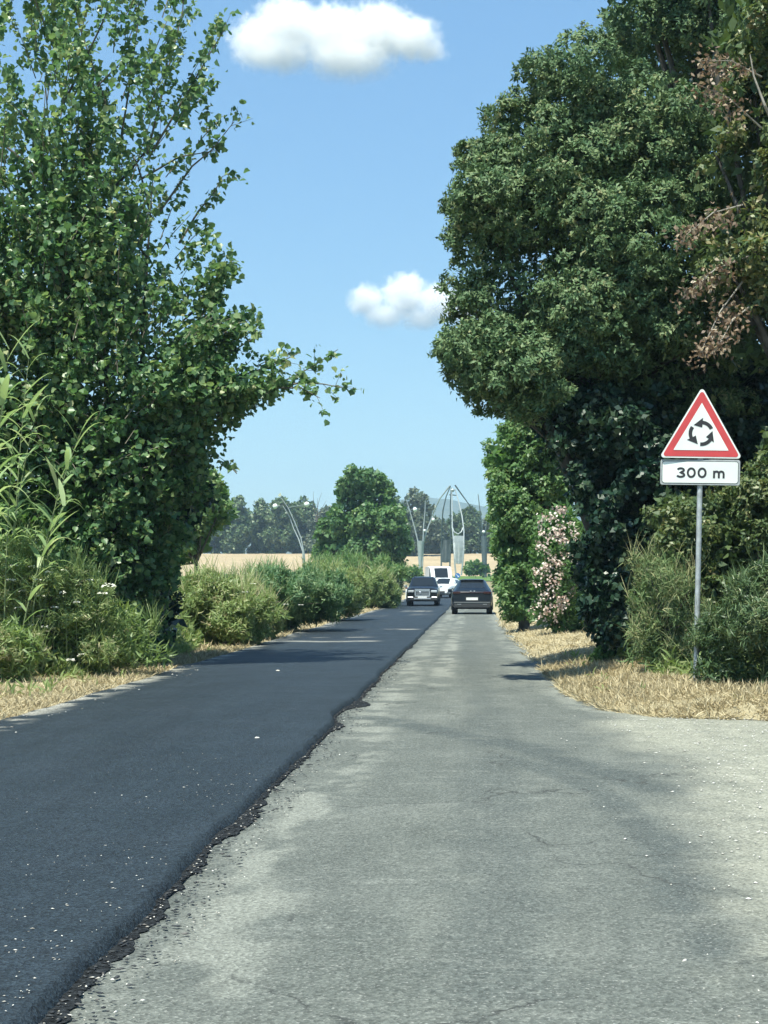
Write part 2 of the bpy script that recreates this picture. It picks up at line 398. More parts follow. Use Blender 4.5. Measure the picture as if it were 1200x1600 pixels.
def ground_mat(name, c0, c1, c2, s1=.8, s2=9.0, bump=.5, rough=.95):
    m, t, b = new_mat(name); tc = N(t, 'ShaderNodeTexCoord')
    n1 = N(t, 'ShaderNodeTexNoise'); n1.inputs['Scale'].default_value = s1; n1.inputs['Detail'].default_value = 6; n1.inputs['Roughness'].default_value = .65
    n2 = N(t, 'ShaderNodeTexNoise'); n2.inputs['Scale'].default_value = s2; n2.inputs['Detail'].default_value = 8; n2.inputs['Roughness'].default_value = .75
    for n in (n1, n2): t.links.new(tc.outputs['Object'], n.inputs['Vector'])
    r = N(t, 'ShaderNodeValToRGB'); r.color_ramp.elements[0].position = .34; r.color_ramp.elements[1].position = .66
    r.color_ramp.elements[0].color = c0 + (1,); r.color_ramp.elements[1].color = c1 + (1,)
    mx = N(t, 'ShaderNodeMix', data_type='RGBA'); r2 = N(t, 'ShaderNodeValToRGB'); r2.color_ramp.elements[0].position = .45; r2.color_ramp.elements[1].position = .7
    t.links.new(n1.outputs['Fac'], r.inputs['Fac']); t.links.new(n2.outputs['Fac'], r2.inputs['Fac'])
    t.links.new(r2.outputs['Color'], mx.inputs['Factor']); t.links.new(r.outputs['Color'], mx.inputs['A']); mx.inputs['B'].default_value = c2 + (1,)
    t.links.new(mx.outputs['Result'], b.inputs['Base Color']); b.inputs['Roughness'].default_value = rough; b.inputs['Specular IOR Level'].default_value = .15
    bp = N(t, 'ShaderNodeBump'); bp.inputs['Strength'].default_value = bump; bp.inputs['Distance'].default_value = .05
    t.links.new(n2.outputs['Fac'], bp.inputs['Height']); t.links.new(bp.outputs['Normal'], b.inputs['Normal'])
    return m

gx = np.unique(np.concatenate([np.linspace(-2900, -200, 28), np.linspace(-200, -30, 35), np.linspace(-30, 30, 61), np.linspace(30, 200, 35), np.linspace(200, 2900, 28)]))
gy = np.unique(np.concatenate([np.linspace(-40, 120, 81), np.linspace(120, 520, 101), np.linspace(520, 3700, 80)]))
grid('ground', gx, gy, lambda x, y: H(x, y) - .03, ground_mat('dry earth', (.20, .17, .10), (.30, .25, .15), (.14, .15, .07)))
fx = np.linspace(-170, 140, 250); fy = np.linspace(306, 436, 130)
grid('field', fx, fy, lambda x, y: H(x, y) + .25 * fbm(x * .5, y * .25, 3) - .05,
     ground_mat('ripe wheat', (.35, .27, .165), (.46, .365, .235), (.26, .21, .13), .10, 1.2, .8))
lx = np.linspace(-60, 60, 90); ly = np.linspace(225, 305, 60)
grid('lawn', lx, ly, lambda x, y: H(x, y) + .02 + .12 * fbm(x * .8, y * .8, 9), ground_mat('mown lawn', (.07, .14, .035), (.10, .19, .045), (.14, .19, .06), .2, 3.0, .8))
# far hills
hx = np.linspace(-2600, 2600, 160); hy = np.linspace(2350, 3600, 26)
def hillz(x, y):
    prof = 88 + 55 * fbm(x / 420 + 11.3, x * 0, 21, 4) + 55 * np.exp(-((x + 20) / 260) ** 2)
    s = np.clip((y - 2350) / 650, 0, 1); d = np.clip((3600 - y) / 600, 0, 1)
    return 3 + prof * np.sin(s * math.pi / 2) * sstep(0, .6, d) * (.8 + .3 * fbm(x / 130, y / 130, 33, 4))
grid('hills', hx, hy, hillz, ground_mat('wooded hill', (.045, .065, .035), (.07, .09, .045), (.12, .12, .06), .004, .02, .2))

# ------------------------------------------------------------------ roads
def seam(y):
    y = np.asarray(y, float)
    return -1.50 + .0022 * np.clip(y - 20, 0, 60) + .045 * (fbm(y * .55, y * 0, 41, 2) - .5) * 2 + .018 * (fbm(y * 2.3, y * 0 + 3, 43, 3) - .5) * 2 - .04 * np.exp(-((y - 17.5) / .8) ** 2) + .0 * y

def tleft(y):
    y = np.asarray(y, float)
    return -4.92 + .16 * (fbm(y * .3, y * 0, 51, 3) - .5) * 2 + .05 * (fbm(y * 1.6, y * 0, 52, 3) - .5) * 2

def xright(y):
    y = np.asarray(y, float)
    base = np.interp(y, [0, 16.6, 16.95, 17.4, 18.3, 20.8, 28, 48, 70, 300], [7.5, 7.5, 3.4, 2.2, 1.66, 1.42, 1.27, 1.02, 1.0, 1.0])
    return base + .10 * (fbm(y * .9, y * 0, 61, 3) - .5) * 2

ry = np.unique(np.concatenate([np.arange(1.5, 26, .06), np.arange(26, 60, .25), np.arange(60, 300, 3.0)]))
nu = 150; u = np.linspace(0, 1, nu) ** 1.0
XX = np.array([np.interp(u, [0, .12, .62, 1], [-5.3, -1.75, 1.2 if xright(y) > 1.6 else float(xright(y)) - .25, float(xright(y))]) for y in ry])
YY = np.repeat(ry[:, None], nu, 1)
ZZ = H(XX, YY) + .012 * (fbm(XX * .5, YY * .5, 71, 2) - .5) - .01 * sstep(1.2, 2.2, XX)
# wear masks of the old surface (dust, polished tyre tracks, loose gravel)
n1 = fbm(XX * 1.1, YY * .45, 81, 5); n2 = fbm(XX * 3.5, YY * 2.2, 82, 4); n3 = fbm(XX * .6, YY * .16, 83, 4); n4 = fbm(XX * 2.0, YY * 5.0, 84, 3)
dust_pale = .22 * sstep(.46, .68, n1) * sstep(.3, .7, n2 * .6 + n3 * .5)
dust_pale = np.maximum(dust_pale, sstep(.30, .05, np.abs(XX + .52 + .12 * (n3 - .5))) * sstep(19, 26, YY) * sstep(.40, .58, n2) * .95)
dust_pale = np.maximum(dust_pale, .85 * sstep(.42, .05, np.abs(XX - seam(YY) - .42)) * sstep(.42, .62, n2))
dust_pale = np.maximum(dust_pale, .8 * sstep(.55, .15, np.abs(XX - xright(YY) + .1)) * (YY > 18) * sstep(.3, .55, n2))
dust_pale = np.maximum(dust_pale, .55 * sstep(.3, .05, np.abs(XX - .75 - .2 * (n3 - .5))) * sstep(20, 26, YY) * sstep(.45, .6, n2))
gedge = np.interp(YY, [0, 6, 8, 10, 11.5, 13, 14.5, 16, 17.5], [1.0, 1.15, 1.25, 1.42, 1.6, 1.6, 1.45, 1.35, 1.5])
grav = sstep(-.35, .55, XX - gedge + .8 * (n1 - .5) + .5 * (n2 - .5)) * (YY < 18.6)
grav = np.maximum(grav, sstep(.12, .0, xright(YY) - XX) * .9)
def arc(pts, wd, seed):
    pts = np.array(pts); best = np.full(XX.shape, 9.0)
    for a, b in zip(pts[:-1], pts[1:]):
        d = b - a; t = np.clip(((XX - a[0]) * d[0] + (YY - a[1]) * d[1]) / (d @ d), 0, 1)
        best = np.minimum(best, np.hypot(XX - a[0] - t * d[0], YY - a[1] - t * d[1]))
    return sstep(wd, wd * .25, best + .25 * (n2 - .5)) * sstep(.12, .45, fbm(XX * 2, YY * 2, seed, 3))
dark = np.zeros_like(XX)
dark = np.maximum(dark, arc([(-1.1, 17.3), (-.3, 15.6), (.45, 14.2), (.95, 12.6), (1.3, 11.6), (1.6, 10.7), (2.2, 9.6)], .34, 91) * 1.1)
dark = np.maximum(dark, .8 * arc([(.25, 13.4), (.75, 12.0), (1.0, 10.4), (1.08, 8.6), (1.05, 7.0), (.95, 5.0)], .24, 92))
dark = np.maximum(dark, .55 * arc([(-.2, 40), (.05, 26), (.15, 18), (.1, 10), (.1, 3)], .35, 93))
dark = np.maximum(dark, .8 * sstep(.28, .02, XX - seam(YY)) * sstep(.3, .6, n4))
dark = np.maximum(dark, .10 * sstep(.5, .75, fbm(XX * 1.6, YY * 1.2, 95, 4)))
nx, ny = nu, len(ry); I, J = np.meshgrid(np.arange(nx - 1), np.arange(ny - 1)); a0 = (J * nx + I).ravel()
m, t, b = new_mat('old asphalt')
tc = N(t, 'ShaderNodeTexCoord')
def at(n_): return N(t, 'ShaderNodeAttribute', attribute_name=n_).outputs['Fac']
def noise(s, d=6, ro=.7, tt=None, vec=None):
    n = N(t, 'ShaderNodeTexNoise'); n.inputs['Scale'].default_value = s; n.inputs['Detail'].default_value = d; n.inputs['Roughness'].default_value = ro
    t.links.new(vec or tc.outputs['Object'], n.inputs['Vector']); return n.outputs['Fac']
def ramp(f, p0, c0, p1, c1):
    r = N(t, 'ShaderNodeValToRGB'); r.color_ramp.elements[0].position = p0; r.color_ramp.elements[1].position = p1
    r.color_ramp.elements[0].color = tuple(c0) + (1,); r.color_ramp.elements[1].color = tuple(c1) + (1,); t.links.new(f, r.inputs['Fac']); return r.outputs['Color']
def mix(f, a, b_, blend='MIX'):
    n = N(t, 'ShaderNodeMix', data_type='RGBA', blend_type=blend)
    for s_, v in (('Factor', f), ('A', a), ('B', b_)):
        if isinstance(v, (float, int)): n.inputs[s_].default_value = v
        elif isinstance(v, tuple): n.inputs[s_].default_value = v + (1,)
        else: t.links.new(v, n.inputs[s_])
    return n.outputs['Result']
def math_(op, a, b_=0.0):
    n = N(t, 'ShaderNodeMath', operation=op)
    for i_, v in enumerate((a, b_)):
        if isinstance(v, (float, int)): n.inputs[i_].default_value = v
        else: t.links.new(v, n.inputs[i_])
    return n.outputs['Value']
def voro(s):
    n = N(t, 'ShaderNodeTexVoronoi'); n.inputs['Scale'].default_value = s; t.links.new(tc.outputs['Object'], n.inputs['Vector']); return n
base = ramp(noise(.9, 7, .72), .3, (.092, .102, .096), .7, (.122, .132, .125))
base = mix(at('dust_pale'), base, (.22, .228, .208))
base = mix(math_('MULTIPLY', at('dark'), .85), base, (.066, .078, .079))
base = mix(at('grav'), base, ramp(noise(2.2, 8, .75), .35, (.205, .207, .175), .65, (.31, .305, .26)))
stk = N(t, 'ShaderNodeMapping'); stk.inputs['Scale'].default_value = (5.0, .5, 1); t.links.new(tc.outputs['Object'], stk.inputs['Vector'])
base = mix(.38, base, ramp(noise(1.0, 8, .75, vec=stk.outputs['Vector']), .3, (.70, .71, .70), .7, (1.28, 1.28, 1.25)), 'MULTIPLY')
stk2 = N(t, 'ShaderNodeMapping'); stk2.inputs['Scale'].default_value = (1.6, 4.0, 1); t.links.new(tc.outputs['Object'], stk2.inputs['Vector'])
base = mix(math_('MULTIPLY', ramp(noise(1.0, 9, .78, vec=stk2.outputs['Vector']), .55, (0, 0, 0), .66, (1, 1, 1)), .55), base, (.215, .225, .210))
base = mix(math_('MULTIPLY', ramp(noise(14.0, 8, .8), .54, (0, 0, 0), .64, (1, 1, 1)), .40), base, (.225, .232, .215))
wv = N(t, 'ShaderNodeVectorMath', operation='ADD'); wn = N(t, 'ShaderNodeTexNoise'); wn.inputs['Scale'].default_value = 3.0; wn.inputs['Detail'].default_value = 6; t.links.new(tc.outputs['Object'], wn.inputs['Vector'])
wsc = N(t, 'ShaderNodeVectorMath', operation='SCALE'); wsc.inputs['Scale'].default_value = .55; t.links.new(wn.outputs['Color'], wsc.inputs[0]); t.links.new(tc.outputs['Object'], wv.inputs[0]); t.links.new(wsc.outputs[0], wv.inputs[1])
vc = N(t, 'ShaderNodeTexVoronoi', feature='DISTANCE_TO_EDGE'); vc.inputs['Scale'].default_value = .55; t.links.new(wv.outputs[0], vc.inputs['Vector'])
crk = math_('MULTIPLY', ramp(vc.outputs['Distance'], .003, (1, 1, 1), .010, (0, 0, 0)), ramp(noise(.7, 3, .5), .50, (0, 0, 0), .58, (1, 1, 1)))
base = mix(math_('MULTIPLY', crk, math_('SUBTRACT', 1.0, at('grav'))), base, (.055, .06, .058))
v1 = voro(70.0); agg = ramp(v1.outputs['Color'], .1, (.55, .56, .55), .9, (1.42, 1.42, 1.39)); base = mix(.85, base, ramp(noise(38, 4, .8), .34, (.72, .73, .72), .66, (1.27, 1.27, 1.24)), 'MULTIPLY')
base = mix(.75, base, agg, 'MULTIPLY')
sp = ramp(noise(60, 3, .6), .60, (0, 0, 0), .68, (1, 1, 1)); base = mix(math_('MULTIPLY', sp, .55), base, (.38, .385, .36))
sp2 = ramp(noise(34, 4, .7), .30, (1, 1, 1), .38, (0, 0, 0)); base = mix(math_('MULTIPLY', sp2, .45), base, (.09, .095, .095))
# a few hairline cracks
t.links.new(base, b.inputs['Base Color']); b.inputs['Roughness'].default_value = .88; b.inputs['Specular IOR Level'].default_value = .25
bp = N(t, 'ShaderNodeBump'); bp.inputs['Strength'].default_value = .55; bp.inputs['Distance'].default_value = .012
t.links.new(math_('ADD', v1.outputs['Distance'], math_('MULTIPLY', noise(30, 6, .7), 1.5)), bp.inputs['Height']); t.links.new(bp.outputs['Normal'], b.inputs['Normal'])
M['old'] = m
V = np.stack([XX, YY, ZZ], -1).reshape(-1, 3)
o = mesh_np('road', V, np.stack([a0, a0 + 1, a0 + 1 + nx, a0 + nx], 1), m, None,
            {'dust_pale': ('POINT', np.clip(dust_pale, 0, 1).ravel()), 'dark': ('POINT', np.clip(dark, 0, 1).ravel()), 'grav': ('POINT', np.clip(grav, 0, 1).ravel())}, smooth=True)
tag(o, kind='structure')

# fresh tarmac layer: a real slab 5 cm thick with a ragged edge
ty = np.unique(np.concatenate([np.arange(2.0, 26, .035), np.arange(26, 60, .15), np.arange(60, 300, 2.5)]))
us = np.linspace(0, 1, 50)
rows = []; dst = []
for y in ty:
    xl = float(tleft(y)); xs_ = float(seam(y)); k = float(fbm(np.array(y * 9.0), np.array(0.5), 77, 2)) - .5; h0 = float(H(0, y))
    xs = [xl - .10, xl - .02] + list(xl + .02 + (xs_ - .05 - xl - .02) * us) + [xs_ - .012 + .02 * k, xs_ + .012 + .035 * k, xs_ + .035 + .05 * k]
    zs = [-.02, .02] + list(.066 + .004 * np.sin(us * 9 + y * .2)) + [.060, .020, -.02]
    rows.append(np.stack([xs, np.full(len(xs), y), np.array(zs) + h0], 1))
    dst.append(np.concatenate([[0.9, .5], np.zeros(50), [0, 0, 0]]))
rows = np.array(rows); nx, ny = rows.shape[1], rows.shape[0]
X_ = rows[..., 0]; Y_ = rows[..., 1]
stripe = np.zeros_like(X_)  # pale cross bands; far ones paint a mirage's sky reflection into the colour
for yc, wd, x0, x1 in ((37.5, .55, -4.6, -2.2), (40.2, .35, -4.8, -2.6), (46.5, .6, -4.8, -3.2), (47, .7, -2.6, -1.6), (66, 1.2, -4.6, -3.5), (66.5, 1.4, -3.0, -1.7), (75, 1.5, -3.4, -2.0)):
    stripe = np.maximum(stripe, sstep(wd, wd * .3, np.abs(Y_ - yc + .4 * (fbm(X_ * 1.5, Y_ * .2, 5, 2) - .5))) * sstep(x0 - .2, x0 + .3, X_) * sstep(x1 + .2, x1 - .3, X_) * sstep(.3, .6, fbm(X_ * 2, Y_ * .8, 6, 3)))
near = .0 + sstep(.62, .82, fbm(X_ * 6, Y_ * 3, 15, 4)) * sstep(13, 7, Y_) * .6
edged = sstep(.45, .02, X_ - tleft(Y_)) * sstep(.45, .6, fbm(X_ * 4, Y_ * 3, 16, 3)) * .8
tdust_bands = np.clip(np.maximum(np.maximum(stripe * .55, near * .0), edged), 0, 1)
m, t, b = new_mat('fresh tarmac'); tc = N(t, 'ShaderNodeTexCoord')
base = ramp(noise(1.1, 6, .65), .3, (.012, .019, .025), .7, (.017, .025, .033))
base = mix(at('dust_pale'), base, (.30, .29, .25))  # edge dust and the pale cross bands share this tone
base = mix(.5, base, ramp(noise(26, 8, .8), .35, (.7, .7, .7), .65, (1.4, 1.4, 1.4)), 'MULTIPLY')
v1 = voro(75.0); base = mix(.9, base, ramp(v1.outputs['Color'], .1, (.35, .35, .35), .9, (2.0, 2.0, 2.0)), 'MULTIPLY')
rl = N(t, 'ShaderNodeMapping'); rl.inputs['Scale'].default_value = (3.0, .12, 1); t.links.new(tc.outputs['Object'], rl.inputs['Vector'])
base = mix(.5, base, ramp(noise(1.0, 6, .7, vec=rl.outputs['Vector']), .3, (.72, .72, .72), .7, (1.35, 1.35, 1.35)), 'MULTIPLY')
t.links.new(math_('ADD', math_('MULTIPLY', noise(1.3, 6, .7), .25), .50), b.inputs['Roughness'])
t.links.new(base, b.inputs['Base Color'])
b.inputs['Specular IOR Level'].default_value = .32
bp = N(t, 'ShaderNodeBump'); bp.inputs['Strength'].default_value = .6; bp.inputs['Distance'].default_value = .010
t.links.new(math_('ADD', v1.outputs['Distance'], noise(60, 4, .7)), bp.inputs['Height']); t.links.new(bp.outputs['Normal'], b.inputs['Normal'])
M['tarmac'] = m
I, J = np.meshgrid(np.arange(nx - 1), np.arange(ny - 1)); a0 = (J * nx + I).ravel()
o = mesh_np('tarmac_lane', rows.reshape(-1, 3), np.stack([a0, a0 + 1, a0 + 1 + nx, a0 + nx], 1), m, None, {'dust_pale': ('POINT', tdust_bands.ravel())}, smooth=False)
tag(o, kind='structure')
# thin ragged skin of bitumen spilled past the edge of the new layer
yy = np.arange(2.5, 40, .03); sw = np.clip(-.03 + .20 * (fbm(yy * .8, yy * 0, 17, 4) - .42) + .10 * (fbm(yy * 9, yy * 0, 18, 4) - .5), .0, .22)
sw += .20 * np.exp(-((yy - 19) / .5) ** 2)
V = []; 
for k, y in enumerate(yy):
    s0 = float(seam(y)); h0 = .009
    V += [(s0 + .01, y, h0 + .004), (s0 + .05 + sw[k] * .6, y, h0 + .003), (s0 + .05 + sw[k], y, h0)]
M['spill'] = plain('crumbly bitumen', (.026, .030, .034), .95, 0, .45, 45, bump=1.0); M['spill'].node_tree.nodes['Principled BSDF'].inputs['Specular IOR Level'].default_value = .08
n = len(yy); Fc = [(3 * k + c_, 3 * k + c_ + 1, 3 * k + c_ + 4, 3 * k + c_ + 3) for k in range(n - 1) for c_ in (0, 1)]
o = mesh_np('bitumen_spill', V, Fc, M['spill'], None, {'dust_pale': ('POINT', np.repeat(.08 * (fbm(yy * 3, yy * 0, 4, 3) > .55), 3))}); tag(o, kind='structure')

# dry verges
verge_m = ground_mat('mown dry verge', (.34, .29, .18), (.46, .40, .26), (.24, .21, .13), 1.3, 14.0, .9)
vy = np.unique(np.concatenate([np.arange(6, 40, .2), np.arange(40, 130, 1.0)])); vu = np.linspace(0, 1, 24)
def strip(name, xl, xr, zf):
    V = np.array([[(xl(y) + (xr(y) - xl(y)) * u_, y, zf(xl(y) + (xr(y) - xl(y)) * u_, y, u_)) for u_ in vu] for y in vy]); nx = len(vu)
    I, J = np.meshgrid(np.arange(nx - 1), np.arange(len(vy) - 1)); a0 = (J * nx + I).ravel()
    o = mesh_np(name, V.reshape(-1, 3), np.stack([a0, a0 + 1, a0 + 1 + nx, a0 + nx], 1), verge_m, smooth=True); tag(o, kind='structure')
strip('verge_left', lambda y: -9.0, lambda y: float(tleft(y)) - .03, lambda x, y, u_: float(H(x, y)) + .012 + .12 * (1 - u_) + .03 * float(vnoise(x * 2, y * 2, 4)))
vy = np.unique(np.concatenate([np.arange(16.3, 40, .15), np.arange(40, 130, 1.0)]))
strip('verge_right', lambda y: float(xright(y)) - .02 if y > 17.0 else float(np.interp(y, [16.3, 17.0], [7.4, float(xright(17.0))])), lambda y: 9.0,
      lambda x, y, u_: float(H(x, y)) - .012 + .17 * min(1, u_ * 6) + .03 * float(vnoise(x * 2, y * 2, 8)))

# dry grass blades on the verges (uncountable)
def blades(name, n, xf, yr, hmin, hmax, mat, zb, lean=1.0):
    y = yr[0] + (yr[1] - yr[0]) * rng.random(n) ** 1.7; x = xf(y, rng.random(n)); clump = fbm(x * 3, y * 3, 19, 3); k = clump > rng.uniform(.2, .62, n); x, y, clump = x[k], y[k], clump[k]; n = len(x)
    d = unit(np.stack([rng.normal(size=n) * lean, rng.normal(size=n) * lean, rng.uniform(.15, 1.0, n)], 1))
    L = rng.uniform(hmin, hmax, n) * (.6 + clump); P = np.stack([x, y, H(x, y) + (zb if zb < .08 else -.012 + .17 * np.clip((x - xright(y)) / 1.25, 0, 1))], 1)
    lf = Leafy(); lf.add('strap', P, d, rand_dirs(n), L, L * .045 + .002 + .0002 * y, rng.random(n)); o = lf.build(name, mat, ground=False)
    return o
def lx_(y, q): return tleft(y) - .02 - 2.6 * q ** 1.2
def rx_(y, q): return xright(y) - .14 + np.where(y < 19, 3.5, 1.9) * q
tag(blades('dry_grass', 75000, lx_, (14.5, 34), .05, .14, M['straw'], .03), 'mown dry straw grass along the edge of the fresh tarmac', 'grass', kind='stuff')
tag(blades('dry_grass', 9000, lx_, (34, 110), .08, .2, M['straw'], .03), 'dry grass strip between the tarmac and the weedy bank', 'grass', kind='stuff')
tag(blades('dry_grass', 85000, rx_, (16.75, 27), .05, .17, M['straw'], .10), 'dry straw grass at the foot of the road sign', 'grass', kind='stuff')
tag(blades('dry_grass', 9000, rx_, (27, 60), .06, .18, M['straw'], .10), 'dry grass strip beside the old asphalt under the oak', 'grass', kind='stuff')

# loose stones and chips
def chips(name, P, size, mat, label):
    n = len(P); T = np.array([(1, 0, 0), (0, 1, 0), (-1, 0, 0), (0, -1, 0), (0, 0, .7), (0, 0, -.5)], float)
    Fc = np.array([(0, 1, 4), (1, 2, 4), (2, 3, 4), (3, 0, 4), (1, 0, 5), (2, 1, 5), (3, 2, 5), (0, 3, 5)])
    a = rng.uniform(0, 6.28, n); ca, sa = np.cos(a), np.sin(a)
    S = np.stack([size * rng.uniform(.6, 2.2, n), size * rng.uniform(.5, 1.0, n), size * rng.uniform(.35, .8, n)], 1)
    v = T[None] * S[:, None, :] * rng.uniform(.7, 1.2, (n, 6, 1))
    X = v[..., 0] * ca[:, None] - v[..., 1] * sa[:, None]; Y = v[..., 0] * sa[:, None] + v[..., 1] * ca[:, None]
    V = np.stack([X, Y, v[..., 2]], -1) + P[:, None, :]
    o = mesh_np(name, V.reshape(-1, 3), ((np.arange(n) * 6)[:, None, None] + Fc[None]).reshape(-1, 3), mat, None, {'tint': ('FACE', np.repeat(rng.random(n), 8))})
    return tag(o, label, 'gravel', kind='stuff')
M['chip'] = leaf_mat('pale stone chips', [(0, (.30, .28, .24)), (.6, (.55, .53, .48)), (1, (.75, .73, .68))], 0, .9, .2)
M['crumb'] = leaf_mat('bitumen crumbs', [(0, (.02, .024, .03)), (.8, (.05, .055, .06)), (1, (.16, .15, .14))], 0, .8, .3)
n = 520; y = 5.0 + 8.5 * rng.random(n) ** 1.8; x = seam(y) - .06 - 1.5 * rng.random(n) ** 1.5
k = fbm(x * 2.2, y * 1.3, 3, 3) > .47; x, y = x[k], y[k]
chips('loose_gravel', np.stack([x, y, np.full(len(x), .068)], 1), rng.uniform(.003, .0075, len(x)), M['chip'], 'pale stone chips scattered over the fresh tarmac')
n = 420; y = 4.5 + 26 * rng.random(n) ** 1.6; x = seam(y) + .04 + .32 * rng.random(n) ** 1.6
chips('loose_gravel', np.stack([x, y, np.full(n, .016)], 1), rng.uniform(.003, .010, n), M['chip'], 'pale stone chips along the ragged tarmac edge')
n = 1500; y = 4.5 + 26 * rng.random(n) ** 1.6; x = seam(y) + .03 + .26 * rng.random(n) ** 2.0
chips('bitumen_crumbs', np.stack([x, y, np.full(n, .016)], 1), rng.uniform(.004, .015, n), M['crumb'], 'black bitumen crumbs along the ragged tarmac edge')
n = 5200; y = 4.5 + 13 * rng.random(n) ** 1.3; x = .8 + 3.4 * rng.random(n) ** 1.1
k = rng.random(n) < sstep(-.3, .8, x - np.interp(y, [5, 8, 12, 17], [1.0, 1.25, 1.6, 1.5])) + .05; x, y = x[k], y[k]
chips('loose_gravel', np.stack([x, y, np.full(len(x), .004)], 1), rng.uniform(.004, .014, len(x)), M['chip'], 'loose pale gravel at the mouth of the side track')
n = 260; y = 14 + 40 * rng.random(n); x = tleft(y) + .04 + .5 * rng.random(n) ** 2
chips('loose_gravel', np.stack([x, y, np.full(n, .066)], 1), rng.uniform(.006, .016, n), M['chip'], 'pale stones along the grassy tarmac edge')

for k, (px, py, L_, zt) in enumerate(((205, 1438, .05, .012), (168, 1480, .028, .012), (243, 1378, .024, .012), (466, 1177, .035, .012), (402, 1153, .03, .068), (494, 1132, .035, .012), (434, 1048, .04, .068), (586, 1046, .06, .012))):
    d_ = F * (CH - zt) / (py - VY); p = W(px, py, d_); mb = MB(); a_ = rng.uniform(-.6, .6); n_ = 7
    top = [(L_ * math.cos(q) * rng.uniform(.7, 1.1), L_ * .45 * math.sin(q) * rng.uniform(.7, 1.1)) for q in np.linspace(0, 2 * math.pi, n_ + 1)[:-1]]
    h_ = L_ * .30
    mb.add([(x, y, 0) for x, y in top] + [(x * .7, y * .7, h_ * rng.uniform(.7, 1.2)) for x, y in top], [tuple(range(n_, 2 * n_))] + [(i, (i + 1) % n_, n_ + (i + 1) % n_, n_ + i) for i in range(n_)])
    o = mb.build('stone_flake', plain('pale flake', (.62, .60, .55), .85, noise=.1) if k == 0 else bpy.data.materials['pale flake']); o.location = (p[0], p[1], zt); o.rotation_euler = (0, 0, a_)
    tag(o, 'pale flake of stone lying along the edge of the fresh tarmac', 'stone', 'pale flakes along the tarmac edge')

# ================================================================== ROAD SIGN
M['galv'] = plain('galvanised steel', (.42, .45, .46), .5, .35, .15, 14)
M['signwhite'] = plain('sign white', (.70, .74, .72), .4, 0, .06, 3)
M['signred'] = plain('sign red', (.50, .055, .06), .4, 0, .06, 8)
M['signblack'] = plain('sign black', (.022, .022, .026), .5)
M['signgrey'] = plain('sign back grey', (.36, .39, .40), .5, .2)
def rtri(side, rad, n=7):
    h = side * math.sqrt(3) / 2; c = [(-side / 2, 0), (side / 2, 0), (0, h)]; cen = (0, h / 3); out = []
    for i, (x, z) in enumerate(c):
        dx, dz = cen[0] - x, cen[1] - z; L = math.hypot(dx, dz); ox, oz = x + dx / L * 2 * rad, z + dz / L * 2 * rad
        a0_ = math.atan2(-dz, -dx)
        out += [(ox + rad * math.cos(a0_ + a_), oz + rad * math.sin(a0_ + a_)) for a_ in np.linspace(-R(60), R(60), n)]
    return out
def rrect(wd, hh, rad, n=5, cx=0, cz=0):
    out = []
    for sx_, sz_, a_ in ((1, 1, 0), (-1, 1, 90), (-1, -1, 180), (1, -1, 270)):
        out += [(cx + sx_ * (wd / 2 - rad) + rad * math.cos(R(a_ + q)), cz + sz_ * (hh / 2 - rad) + rad * math.sin(R(a_ + q))) for q in np.linspace(0, 90, n)]
    return out
def stroke(mb, pts, wd, y0, y1):
    pts = [np.array(p, float) for p in pts]; n = len(pts); L = []; Rr = []
    for i in range(n):
        d = pts[min(i + 1, n - 1)] - pts[max(i - 1, 0)]; d /= np.linalg.norm(d) + 1e-9; q = np.array((-d[1], d[0])) * wd / 2
        L.append(pts[i] + q); Rr.append(pts[i] - q)
    for i in range(n - 1): mb.prism([tuple(Rr[i]), tuple(Rr[i + 1]), tuple(L[i + 1]), tuple(L[i])], y0, y1)

SD = 20.0; b = W(1087, 1090, SD); b[2] = .10
sg = empty('road_sign', tuple(b), 'red and white triangular roundabout warning sign above a 300 m plate on grey post', 'road sign')
sg.rotation_euler = (0, R(1.15), R(-4)); sg.scale = (1.13, 1.13, 1.13)
ph = (CH + (VY - 602) / F * SD - b[2]) / 1.13
MB().tube([(0, 0, -.25), (0, 0, 1.2), (0, 0, ph - .12)], .030, 14).build('post', M['galv'], sg, True)
MB().tube([(0, 0, ph - .12), (0, 0, ph - .105)], [.031, .024], 14).build('post_cap', M['signgrey'], sg, True)
tri0 = (CH + (VY - 716.5) / F * SD - b[2]) / 1.13
def shift(pts, dz): return [(x, z + dz) for x, z in pts]
tp = MB().prism(shift(rtri(.925, .030), tri0), -.062, -.040).build('triangle_panel', M['signwhite'], sg, bevel=.002)
MB().prism(shift(rtri(.865, .026), tri0 + .017), -.0645, -.0615).build('red_border', M['signred'], tp)
MB().prism(shift(rtri(.615, .004), tri0 + .088), -.0675, -.0640).build('white_field', M['signwhite'], tp)
ac = tri0 + .088 + .615 * .2887 + .012; RA = .122; sw_ = .040
for a0_ in (25, 145, 265):
    mb = MB(); aa = np.linspace(a0_, a0_ + 62, 12)
    stroke(mb, [(RA * math.cos(R(q)), ac + RA * math.sin(R(q))) for q in aa], sw_, -.0705, -.0670)
    e = a0_ + 60; tip = a0_ + 108
    mb.prism([((RA + .052) * math.cos(R(e)), ac + (RA + .052) * math.sin(R(e))), (RA * 1.04 * math.cos(R(tip)), ac + RA * 1.04 * math.sin(R(tip))),
              ((RA - .056) * math.cos(R(e - 2)), ac + (RA - .056) * math.sin(R(e - 2)))], -.0708, -.0668)
    mb.build('arrow', M['signblack'], tp)
pc = (CH + (VY - 738.5) / F * SD - b[2]) / 1.13
pp = MB().prism(rrect(.885, .285, .025, cz=pc), -.060, -.042).build('distance_plate', M['signgrey'], sg, bevel=.002)
MB().prism(rrect(.850, .250, .030, cz=pc), -.0625, -.0595).build('black_outline', M['signblack'], pp)
